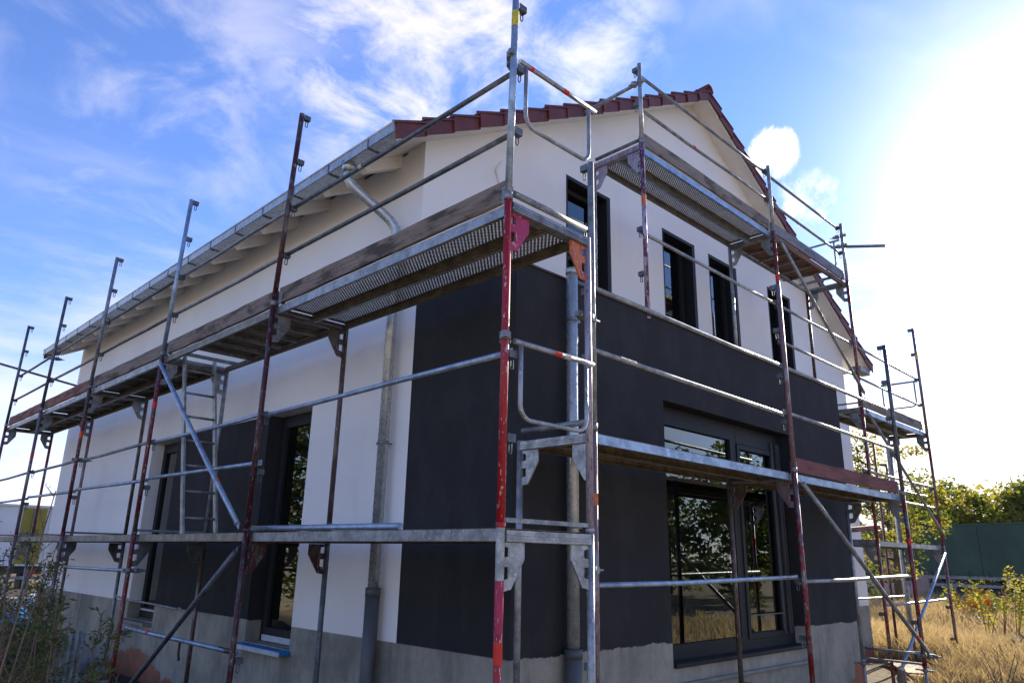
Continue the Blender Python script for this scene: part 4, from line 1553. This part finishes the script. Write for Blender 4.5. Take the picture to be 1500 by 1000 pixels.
# ladder inside the scaffold
lad = thing('ladder', 'aluminium ladder leaning from the lower deck to the upper deck hatch, left side', 'ladder', (3.27, 7.9, DZ[0]))
for x in (3.10, 3.45):
    g = MB()
    a, b = V((x, 7.88, DZ[0])), V((x, 8.53, DZ[1] + 0.0))
    d = (b - a).normalized()
    g.obox((a + b) / 2, V((0.012, 0, 0)), d.cross(V((1, 0, 0))) * 0.03, (b - a) / 2)
    g.build('side_rail', M['galv'], lad)
for k in range(7):
    t0 = (k + 0.6) / 7.2
    a = V((3.10, 7.88, DZ[0])).lerp(V((3.10, 8.53, DZ[1])), t0)
    g = MB().tube([a, a + V((0.35, 0, 0))], 0.014, 8)
    g.build('rung', M['galv_dull'], lad)

# tilted old plank lying across the inner end bay at the right
g = MB()
g.obox((12.3, 4.72, 0.52), V((0.72, -0.10, 0.06)), V((0.02, 0.14, 0)), V((-0.002, 0, 0.035)))
tag(g.build('loose_plank', M['wood_red']), 'stained loose plank lying tilted on the low deck at the right', 'plank')

# ------------------------------------------------------------------ things on the ground, right
rnd = random.Random(5)
g = MB()
g.obox((15.6, 4.25, gz(15.6, 4.25) + 0.04), V((2.7, 0.1, 0)), V((0, 0.13, 0)), V((0, 0, 0.022)))
tag(g.build('ground_plank', M['plank_pale']), 'long pale plank lying in the dry grass under the right posts', 'plank')
g = MB()
g.obox((13.6, 4.5, gz(13.6, 4.5) + 0.05), V((0.5, 0.35, 0.02)), V((-0.1, 0.18, 0)), V((0, 0, 0.02)))
tag(g.build('ground_plank', M['plank_pale']), 'short broken plank lying askew beside the corner post', 'plank')
g = MB()
g.tube([(10.75, 3.65, gz(10.7, 3.6) - 0.1), (10.75, 3.66, -1.30), (10.74, 3.65, -1.27)], 0.05, 9, radii=[0.06, 0.052, 0.045])
tag(g.build('wooden_stake', M['wood']), 'short rough wooden stake beside the right front post', 'stake')

# green covered trailer, about 45 m away
tr = thing('trailer', 'long dark green tarpaulin covered trailer behind the dry grass', 'trailer', (44, 9, -1.65))
dvec = V((0.966, 0.26, 0)).normalized()
A = V((0.952, 0.305, 0)) * 44
B = V((0.992, 0.125, 0)) * 40
ex = (B - A).normalized()
ey = V((-ex.y, ex.x, 0)) * -1
LT = (B - A).length
def bx3(name, u0, u1, v0, v1, z0, z1, mat, par):
    q = MB()
    c = A + ex * ((u0 + u1) / 2) + ey * ((v0 + v1) / 2) + V((0, 0, (z0 + z1) / 2))
    q.obox(c, ex * ((u1 - u0) / 2), ey * ((v1 - v0) / 2), V((0, 0, (z1 - z0) / 2)))
    return q.build(name, M[mat], par)
if ey.dot(A) < 0:
    ey = -ey
bx3('cover', 0, LT + 4, 0, 2.5, -0.42, 1.95, 'tarp', tr)
bx3('chassis', 0.1, LT + 4, 0.1, 2.4, -0.60, -0.43, 'galv_dull', tr)
bx3('side_guard', 1.2, 4.5, 0.0, 0.05, -0.95, -0.82, 'galv_dull', tr)
for u in (1.5, 2.8, 4.1, 7.5):
    q = MB()
    c = A + ex * u + ey * 0.15 + V((0, 0, -1.15))
    q.tube([c, c + ey * 0.3], 0.5, 18)
    q.tube([c - ey * 0.01, c + ey * 0.02], 0.24, 14)
    q.build('wheel', M['black'], tr)
for u in np.arange(1.6, LT + 3.5, 2.1):
    bx3('tarp_seam', u, u + 0.07, -0.02, -0.003, -0.42, 1.93, 'tarp', tr)
bx3('top_rail', -0.02, LT + 4.02, -0.03, -0.004, 1.88, 1.97, 'tarp', tr)
for u in np.arange(0.4, LT + 3.5, 0.9):
    bx3('tarp_strap', u, u + 0.04, -0.015, -0.002, -0.5, -0.2, 'black', tr)

# pink house beyond
ph = thing('pink_house', 'low pale pink house partly hidden behind the right end posts', 'house', (46, 16, -1.65))
q = MB(); q.box((44, 13.8, -1.7), (52, 22, 1.0)); q.build('wall', M['pink_wall'], ph)
q = MB(); q.prism([(43.6, 13.4, 1.001), (43.6, 22.4, 1.001), (43.6, 17.9, 3.0)], (8.8, 0, 0)); q.build('roof', M['roof_grey'], ph)

# white truck far left
tk = thing('truck', 'white box truck with olive yellow rear door parked behind the house', 'truck', (8.5, 38, -1.9))
q = MB(); q.box((7.0, 38.0, -0.75), (9.25, 46, 1.75)); q.box((7.0, 37.9, 1.68), (9.25, 37.999, 1.76)); q.build('box_body', M['truck_white'], tk)
q = MB(); q.box((8.05, 37.95, -0.70), (8.95, 37.998, 1.62)); q.build('rear_door', M['truck_yellow'], tk)
q = MB(); q.box((8.45, 37.90, -0.70), (8.48, 37.949, 1.60)); q.box((8.52, 37.90, -0.70), (8.55, 37.949, 1.60)); q.build('locking_bar', M['galv_dull'], tk)
q = MB(); q.box((7.0, 37.93, -0.78), (9.25, 37.999, -0.71)); q.box((9.12, 37.94, -0.70), (9.25, 37.999, 1.67)); q.box((7.0, 37.94, -0.70), (7.1, 37.999, 1.67)); q.build('rear_frame', M['truck_white'], tk)
q = MB(); q.box((7.1, 37.8, -1.32), (9.15, 37.95, -1.2)); q.build('bumper', M['galv_dull'], tk)
q = MB(); q.box((7.1, 38.1, -1.1), (9.2, 46, -0.76)); q.build('chassis', M['black'], tk)
for x in (7.25, 8.6):
    q = MB(); q.box((x, 37.94, -1.12), (x + 0.35, 38.09, -0.96)); q.build('tail_lamp', M['tail'], tk)
    q = MB(); q.tube([(x - 0.05, 39, -1.45), (x + 0.35, 39, -1.45)], 0.5, 16); q.build('wheel', M['black'], tk)
# white building slab behind
wb = MB(); wb.box((2.0, 60, -2), (12.0, 70, 3.0)); 
q = MB(); q.box((3.5, 26.5, -1.98), (7.0, 27.0, -1.45)); tag(q.build('low_wall', M['concrete']), 'low pale wall in front of the white truck', 'wall')
# blue sheeting pile
def blob_mesh(name, c, r, mat, seed, flat=0.5, n=14):
    from mathutils import noise as nz
    g_ = MB()
    vs, fs = [], []
    for j in range(n + 1):
        th = pi * j / n
        for i in range(n * 2):
            ph_ = 2 * pi * i / (n * 2)
            d = V((sin(th) * cos(ph_), sin(th) * sin(ph_), cos(th)))
            k = 1 + 0.45 * nz.noise(d * 2.2 + V((seed, 0, 0))) + 0.2 * nz.noise(d * 6 + V((0, seed, 0)))
            vs.append((c[0] + d.x * r[0] * k, c[1] + d.y * r[1] * k, c[2] + d.z * r[2] * k))
    for j in range(n):
        for i in range(n * 2):
            i2 = (i + 1) % (n * 2)
            fs.append((j * n * 2 + i, (j + 1) * n * 2 + i, (j + 1) * n * 2 + i2, j * n * 2 + i2))
    g_.add(vs, fs, mat is M['blue_tarp'])
    return g_.build(name, mat)
tag(blob_mesh('sheeting_pile', (4.9, 21.0, -1.62), (0.6, 0.5, 0.2), M['blue_tarp'], 2), 'crumpled bright blue sheeting on the ground behind the house corner', 'sheeting')
tag(blob_mesh('sheeting_pile', (5.6, 22.6, -1.45), (0.45, 0.4, 0.36), M['film_white'], 4), 'pale crumpled sack behind the blue sheeting', 'sack')
# corrugated fibre cement sheet standing in the weeds
g = MB()
vs = []
n = 26
for i in range(n + 1):
    u = i / n
    d_ = 0.014 * sin(u * 2 * pi * 5)
    for z in (0, 1):
        for th in (0, 0.008):
            vs.append((1.70 + 0.185 * u + 0.0, 6.40 - 0.09 * u + d_ + th, -2.0 + 1.40 * z + (0.015 * sin(u * 9) if z else 0)))
fs = []
for i in range(n):
    a, b = 4 * i, 4 * i + 4
    fs += [(a, b, b + 2, a + 2), (a + 1, a + 3, b + 3, b + 1), (a + 2, b + 2, b + 3, a + 3)]
g.add(vs, fs, True)
tag(g.build('corrugated_sheet', M['eternit']), 'grey corrugated sheet standing upright among the weeds', 'sheet')
# stones at the foot of the left wall
rnd = random.Random(21)
for k in range(9):
    y = 9.0 + k * 0.42 + rnd.uniform(-0.1, 0.1)
    x = 3.55 + rnd.uniform(-0.25, 0.2)
    o = blob_mesh('stone', (x, y, gz(x, y) + 0.08), (0.13 + rnd.random() * 0.08, 0.12, 0.09 + rnd.random() * 0.06), M['sill'], k + 30, n=6)
    tag(o, 'grey stone lying in the soil at the foot of the left wall', 'stone', 'stones along the foot of the left wall')

# ------------------------------------------------------------------ vegetation
def leaf_cloud(g, c, r, n, size, rnd, squash=0.8, mi=0):
    """many small leaf quads spread through a clump"""
    g.mi = mi
    for _ in range(n):
        d = V((rnd.gauss(0, 1), rnd.gauss(0, 1), rnd.gauss(0, 1))).normalized() * (rnd.random() ** 0.45)
        p = V(c) + V((d.x * r, d.y * r, d.z * r * squash))
        a = V((rnd.uniform(-1, 1), rnd.uniform(-1, 1), rnd.uniform(-0.7, 0.7))).normalized()
        b = a.orthogonal().normalized()
        b = (b * cos(rnd.random() * 6.28) + a.cross(b) * sin(rnd.random() * 6.28))
        s = size * rnd.uniform(0.6, 1.3)
        a, b = a * s, b * (s * 0.5)
        g.add([p - a, p + b * 0.9, p + a, p - b * 0.9], [(0, 1, 2, 3)])


def tree(x, y, h, spread, seed, label, mats, leaf=0.10, clumps=60, per=130, trunk_h=0.25, group=None, zb=None, name='tree'):
    rnd = random.Random(seed)
    z0 = gz(x, y) - 0.1 if zb is None else zb
    t_ = thing(name, label, 'tree', (x, y, z0), group)
    g = MB()
    r0 = 0.022 * h
    ht = h * 0.75
    tp = [V((x, y, z0))]
    for k in range(1, 6):
        tp.append(V((x + rnd.uniform(-0.03, 0.03) * h * k / 3, y + rnd.uniform(-0.03, 0.03) * h * k / 3, z0 + ht * k / 5)))
    g.tube(tp, r0, 8, radii=[r0 * (1 - 0.16 * k) for k in range(6)])
    ends = []
    for k in range(13):
        a = rnd.random() * 2 * pi
        hh = rnd.uniform(trunk_h, 0.75)
        idx = min(4, int(hh / 0.75 * 5))
        s = tp[idx].lerp(tp[idx + 1], rnd.random())
        L_ = spread * rnd.uniform(0.55, 1.0)
        e = s + V((cos(a) * L_, sin(a) * L_, h * rnd.uniform(0.06, 0.26)))
        m_ = s.lerp(e, 0.5) + V((0, 0, -0.04 * h))
        g.tube([s, m_, e], r0 * 0.3, 6, radii=[r0 * 0.38, r0 * 0.22, r0 * 0.07])
        ends += [e, m_, s.lerp(e, 0.75)]
    g.build('trunk', M['bark'], t_)
    g = MB()
    for k in range(clumps):
        if k < len(ends):
            c = ends[k]
        else:
            a = rnd.random() * 2 * pi
            rr = spread * math.sqrt(rnd.random())
            zz = z0 + h * (trunk_h + 0.05 + (1 - trunk_h - 0.12) * rnd.random())
            kk = math.sqrt(max(0.05, 1 - ((zz - z0) / h - 0.55) ** 2 / 0.25))
            c = V((x + cos(a) * rr * kk, y + sin(a) * rr * kk, zz))
        r = spread * rnd.uniform(0.16, 0.34)
        leaf_cloud(g, c, r, per, leaf, rnd, 0.75, mi=rnd.choice((0, 0, 1)))
    g.build('crown', [M[k] for k in mats], t_)
    return t_


tn_ = ['broad green tree behind the green trailer, left of its group', 'yellow green tree in the middle behind the green trailer', 'tall olive tree behind the green trailer at the picture edge', 'bushy tree with rusty tints at the far right']
spec = [(0.958, 0.287, 60, 7.2, 3.8, ('leaf_dark', 'leaf')), (0.970, 0.243, 58, 8.3, 4.0, ('leaf_yellow', 'leaf')), (0.979, 0.20, 60, 7.8, 4.4, ('leaf', 'leaf_yellow')), (0.988, 0.155, 56, 7.8, 4.0, ('leaf_yellow', 'leaf'))]
for i, (dx, dy, D, h, sp, mt) in enumerate(spec):
    tree(dx * D, dy * D, h * 0.92, sp, 40 + i, tn_[i], mt, leaf=0.17, clumps=70, per=150, trunk_h=0.05, group='trees behind the green trailer', zb=-1.75)
tree(0.949 * 33, 0.315 * 33, 7.4, 2.3, 61, 'sparse yellowing tree seen between the scaffold posts beyond the house corner', ('leaf_yellow', 'leaf'), leaf=0.085, clumps=75, per=95, trunk_h=0.1, zb=-1.75)
tree(0.955 * 50, 0.297 * 50, 6.2, 2.6, 62, 'dark dense tree just left of the green trailer', ('leaf_dark', 'leaf_dark'), leaf=0.13, clumps=60, per=130, trunk_h=0.03, zb=-1.75)
# trees the windows mirror, on the side the camera looks away from
tree(28.5, -7.0, 7.0, 3.0, 71, 'green tree standing across the site, mirrored in the large window', ('leaf', 'leaf_dark'), leaf=0.14, clumps=60, per=100, trunk_h=0.1, group='trees across the site')
tree(37, -9, 7.5, 3.6, 72, 'wide green tree farther across the site, mirrored in the large window', ('leaf', 'leaf_yellow'), leaf=0.16, clumps=60, per=100, trunk_h=0.1, group='trees across the site')
tree(34, -14, 6.5, 3.6, 73, 'green tree at the far edge of the site, mirrored in the large window', ('leaf', 'leaf_dark'), leaf=0.16, clumps=55, per=90, trunk_h=0.1, group='trees across the site')
tree(-5.5, 24, 7.5, 3.8, 74, 'dark tree outside the left side, mirrored in the left windows', ('leaf_dark', 'leaf'), leaf=0.16, clumps=60, per=90, trunk_h=0.05)
tree(-10, 31, 9.5, 4.6, 75, 'dark tree far outside the left side, mirrored in the left windows', ('leaf_dark', 'leaf'), leaf=0.16, clumps=60, per=90, trunk_h=0.05)


def shrub(x, y, h, sp, seed, label, mats, leaf=0.045, n=900, weights=(0, 1), group='low shrubs before the green trailer'):
    rnd = random.Random(seed)
    z0 = gz(x, y) - 0.02
    t_ = thing('shrub', label, 'shrub', (x, y, z0), group)
    g = MB()
    tips = []
    for k in range(12):
        a = rnd.random() * 2 * pi
        L_ = sp * rnd.uniform(0.3, 1)
        e = V((x + cos(a) * L_, y + sin(a) * L_, z0 + h * rnd.uniform(0.5, 1)))
        g.tube([(x, y, z0), V((x, y, z0)).lerp(e, 0.5) + V((0, 0, 0.08 * h)), e], 0.008, 5, radii=[0.012, 0.008, 0.004])
        tips.append(e)
    g.build('stem', M['stem'], t_)
    g = MB()
    for k in range(n):
        e = rnd.choice(tips)
        p = V((x, y, z0)).lerp(e, rnd.uniform(0.3, 1.05)) + V((rnd.gauss(0, 0.07), rnd.gauss(0, 0.07), rnd.gauss(0, 0.06))) * (sp * 1.2)
        leaf_cloud(g, p, 0.02, 1, leaf, rnd, 1, mi=weights[0] if rnd.random() < 0.6 else weights[1])
    g.build('foliage', [M[k] for k in mats], t_)
    return t_


sh = [(0.969, 0.249, 27, 1.2, 0.9, ('leaf_yellow', 'leaf'), 'yellow green bush beside the right end post'), (0.9735, 0.2285, 26, 1.1, 0.8, ('leaf', 'leaf_red'), 'bush with bright red leaves before the green trailer'),
      (0.971, 0.238, 25, 1.0, 0.7, ('leaf_yellow', 'leaf_red'), 'small bush with orange and red leaves'), (0.976, 0.218, 28, 1.0, 1.0, ('leaf', 'leaf_yellow'), 'low green bush under the red leaved bush'),
      (0.982, 0.190, 24, 1.35, 0.8, ('leaf', 'leaf_yellow'), 'green bush at the right picture edge'), (0.978, 0.205, 25, 0.8, 0.9, ('leaf_dark', 'leaf'), 'dull low bush with bare twigs')]
for i, (dx, dy, D, h, sp, mt, lb) in enumerate(sh):
    shrub(dx * D, dy * D, h, sp, 80 + i, lb, mt, leaf=0.055, n=700)
for i, (dx, dy, D, h) in enumerate(((0.9745, 0.2245, 19, 1.75), (0.977, 0.213, 18, 1.7), (0.9715, 0.237, 19, 1.2))):
    x, y = dx * D, dy * D
    rnd = random.Random(90 + i)
    z0 = gz(x, y)
    t_ = thing('sapling', ['slender sapling with small pale leaves before the green trailer', 'taller leaning sapling with yellowing leaves', 'short sapling beside the right end post'][i], 'plant', (x, y, z0), 'saplings in the dry grass')
    g = MB(); f = MB()
    for k in range(4):
        e = V((x + rnd.uniform(-0.35, 0.35), y + rnd.uniform(-0.35, 0.35), z0 + h * rnd.uniform(0.7, 1)))
        s = V((x, y, z0))
        g.tube([s, s.lerp(e, 0.5) + V((0, 0, 0.1)), e], 0.008, 5, radii=[0.01, 0.007, 0.003])
        for q in range(46):
            leaf_cloud(f, s.lerp(e, rnd.uniform(0.45, 1.02)), 0.07, 1, 0.04, rnd)
    g.build('stem', M['stem'], t_)
    f.build('foliage', M['leaf_yellow'], t_)

# dry grass: one mass of blades
def grass(name, n, area, hr, mat, seed, wd=0.006, skipf=None, lean=0.45):
    r = np.random.RandomState(seed)
    xs, ys = area(r, n)
    keep = np.ones(len(xs), bool)
    if skipf is not None:
        keep = ~skipf(xs, ys)
    xs, ys = xs[keep], ys[keep]
    n = len(xs)
    zs = np.array([gz(a, b) for a, b in zip(xs, ys)]) - 0.02
    h = r.uniform(hr[0], hr[1], n) * (0.75 + 0.35 * np.sin(xs * 0.9 + 1.3 * np.sin(ys * 0.7)))
    an = r.uniform(0, 2 * pi, n)
    dist = np.hypot(xs, ys)
    w = wd * (0.6 + dist / 14) * r.uniform(0.7, 1.4, n)
    lx, ly = r.normal(0, lean, n) * h, r.normal(0, lean, n) * h
    b0 = np.stack([xs - np.cos(an) * w, ys - np.sin(an) * w, zs], 1)
    b1 = np.stack([xs + np.cos(an) * w, ys + np.sin(an) * w, zs], 1)
    m0 = np.stack([xs - np.cos(an) * w * 0.7 + lx * 0.35, ys - np.sin(an) * w * 0.7 + ly * 0.35, zs + h * 0.6], 1)
    m1 = np.stack([xs + np.cos(an) * w * 0.7 + lx * 0.35, ys + np.sin(an) * w * 0.7 + ly * 0.35, zs + h * 0.6], 1)
    tp = np.stack([xs + lx, ys + ly, zs + h], 1)
    vs = np.stack([b0, b1, m1, m0, tp], 1).reshape(-1, 3)
    me = bpy.data.meshes.new(name)
    i = np.arange(n) * 5
    loops = np.stack([i, i + 1, i + 2, i + 3, i + 3, i + 2, i + 4], 1).reshape(-1)
    me.vertices.add(len(vs)); me.vertices.foreach_set('co', vs.reshape(-1).astype(np.float32))
    me.loops.add(len(loops)); me.loops.foreach_set('vertex_index', loops.astype(np.int32))
    me.polygons.add(2 * n)
    ls = np.stack([np.arange(n) * 7, np.arange(n) * 7 + 4], 1).reshape(-1)
    me.polygons.foreach_set('loop_start', ls.astype(np.int32))
    me.update(calc_edges=True)
    me.validate()
    me.materials.append(mat)
    o = bpy.data.objects.new(name, me)
    col.objects.link(o)
    o['kind'] = 'stuff'
    o['label'] = name.replace('_', ' ')
    return o


def fan(d0, d1, a0, a1):
    def f(r, n):
        d = d0 * (d1 / d0) ** r.uniform(0, 1, n)
        a = r.uniform(a0, a1, n)
        return d * np.sin(a), d * np.cos(a)
    return f


inhouse = lambda x, y: (x > 3.9) & (x < 14.6) & (y > 3.95) & (y < 16.8)
tag(grass('dry_grass', 90000, fan(12.5, 44, RAD(64), RAD(84)), (0.25, 0.62), M['dry_grass'], 1, 0.006, inhouse), 'tall dry straw coloured grass of the meadow at the right', 'grass')
tag(grass('short_grass', 16000, fan(9, 30, RAD(60), RAD(86)), (0.05, 0.16), M['green_grass'], 2, 0.006, inhouse), 'short sparse green grass between the dry stalks', 'grass')
tag(grass('weed_grass', 9000, fan(2.6, 14, RAD(-8), RAD(19)), (0.08, 0.38), M['leaf_weed'], 3, 0.006, lambda x, y: x > 3.8), 'dull weedy grass on the soil bank at the left', 'grass')
tag(grass('dry_stalks', 12000, fan(9.0, 22, RAD(80), RAD(125)), (0.1, 0.4), M['dry_grass'], 4, 0.006), 'dry stalks on the soil mound across the site', 'grass')


# tall weeds at the left edge
def weed(x, y, h, seed, label, leafy=True, mat='leaf_weed', name='tall_weed', lw=0.045, group='tall weeds at the left'):
    rnd = random.Random(seed)
    z0 = gz(x, y) + 0.1
    t_ = thing(name, label, 'weed', (x, y, z0), group)
    g, f = MB(), MB()
    s = V((x, y, z0))
    for k in range(5 if leafy else 5):
        e = s + V((rnd.uniform(-0.22, 0.22), rnd.uniform(-0.22, 0.22), h * rnd.uniform(0.75, 1.0)))
        m_ = s.lerp(e, 0.55) + V((rnd.uniform(-0.04, 0.04), rnd.uniform(-0.04, 0.04), 0))
        g.tube([s, m_, e], 0.006, 6, radii=[0.007, 0.005, 0.002])
        for q in range(34 if leafy else 14):
            u = rnd.uniform(0.35, 1.0)
            p = (s.lerp(m_, u / 0.55) if u < 0.55 else m_.lerp(e, (u - 0.55) / 0.45))
            a = rnd.random() * 2 * pi
            L_ = h * rnd.uniform(0.05, 0.16) * (1.25 - u)
            tip = p + V((cos(a) * L_, sin(a) * L_, L_ * rnd.uniform(0.5, 1.3)))
            g.tube([p, tip], 0.002, 4, radii=[0.0026, 0.001])
            nl = 5 if leafy else 3
            for w_ in range(nl):
                pp = p.lerp(tip, (w_ + 1) / nl)
                d = V((rnd.uniform(-1, 1), rnd.uniform(-1, 1), rnd.uniform(-0.3, 0.9))).normalized()
                sd_ = d.orthogonal().normalized()
                ll = lw * rnd.uniform(0.5, 1.2) * (1 if leafy else 0.35)
                f.add([pp, pp + d * ll * 0.5 + sd_ * ll * 0.16, pp + d * ll, pp + d * ll * 0.5 - sd_ * ll * 0.16], [(0, 1, 2, 3)])
    g.build('stem', M['stem'], t_)
    f.build('leaf_sprays', M[mat], t_)


wl = [(0.195, 3.9, 2.15, 'tallest bare branching weed at the left picture edge', False), (0.225, 4.6, 1.75, 'bare branching weed right of the tallest one', False),
      (0.215, 5.6, 1.95, 'feathery green weed before the white truck', True), (0.19, 4.6, 1.85, 'dense feathery weed at the left picture edge', True),
      (0.245, 6.4, 1.7, 'feathery weed in front of the blue sheeting', True), (0.272, 4.4, 1.62, 'leafy reddish stemmed weed beside the corrugated sheet', True),
      (0.305, 5.2, 1.30, 'slim flowering weed stalk over the corrugated sheet', False), (0.29, 4.9, 1.25, 'slimmer flowering weed stalk beside the leafy weed', False),
      (0.235, 4.0, 0.75, 'low bushy weed at the lower left', True), (0.20, 4.2, 0.85, 'dark low weed in the lower left corner', True),
      (0.27, 5.8, 0.75, 'low weed before the corrugated sheet', True), (0.235, 7.2, 1.75, 'weed cluster behind the feathery weeds', True),
      (0.26, 8.6, 1.0, 'far weed cluster near the back posts', True), (0.20, 7.0, 1.95, 'weed cluster at the left picture edge, farther off', True),
      (0.22, 5.0, 1.5, 'small feathery weed under the bare branches', True)]
wl = [(d_ * k_, d_ * math.sqrt(1 - k_ * k_), h, lb, lf) for (k_, d_, h, lb, lf) in wl]
for i, (x, y, h, lb, lf) in enumerate(wl):
    weed(x, y, h, 300 + i, lb, lf)
for i, (x, y) in enumerate(((6.9, 2.2), (8.6, 2.4), (10.9, 2.6))):
    weed(x, y, 0.45 + 0.1 * i, 400 + i, ['single dry stalk before the large window', 'dry stalk before the plinth right of the window', 'dry stalk by the right front post'][i], False, 'dry_grass', 'dry_stalk', group='single dry stalks near the extension')

for o in bpy.data.objects:
    if '_w' in o:
        del o['_w']
print('objects', len(bpy.data.objects), 'tris', sum(len(m.polygons) * 2 for m in bpy.data.meshes))
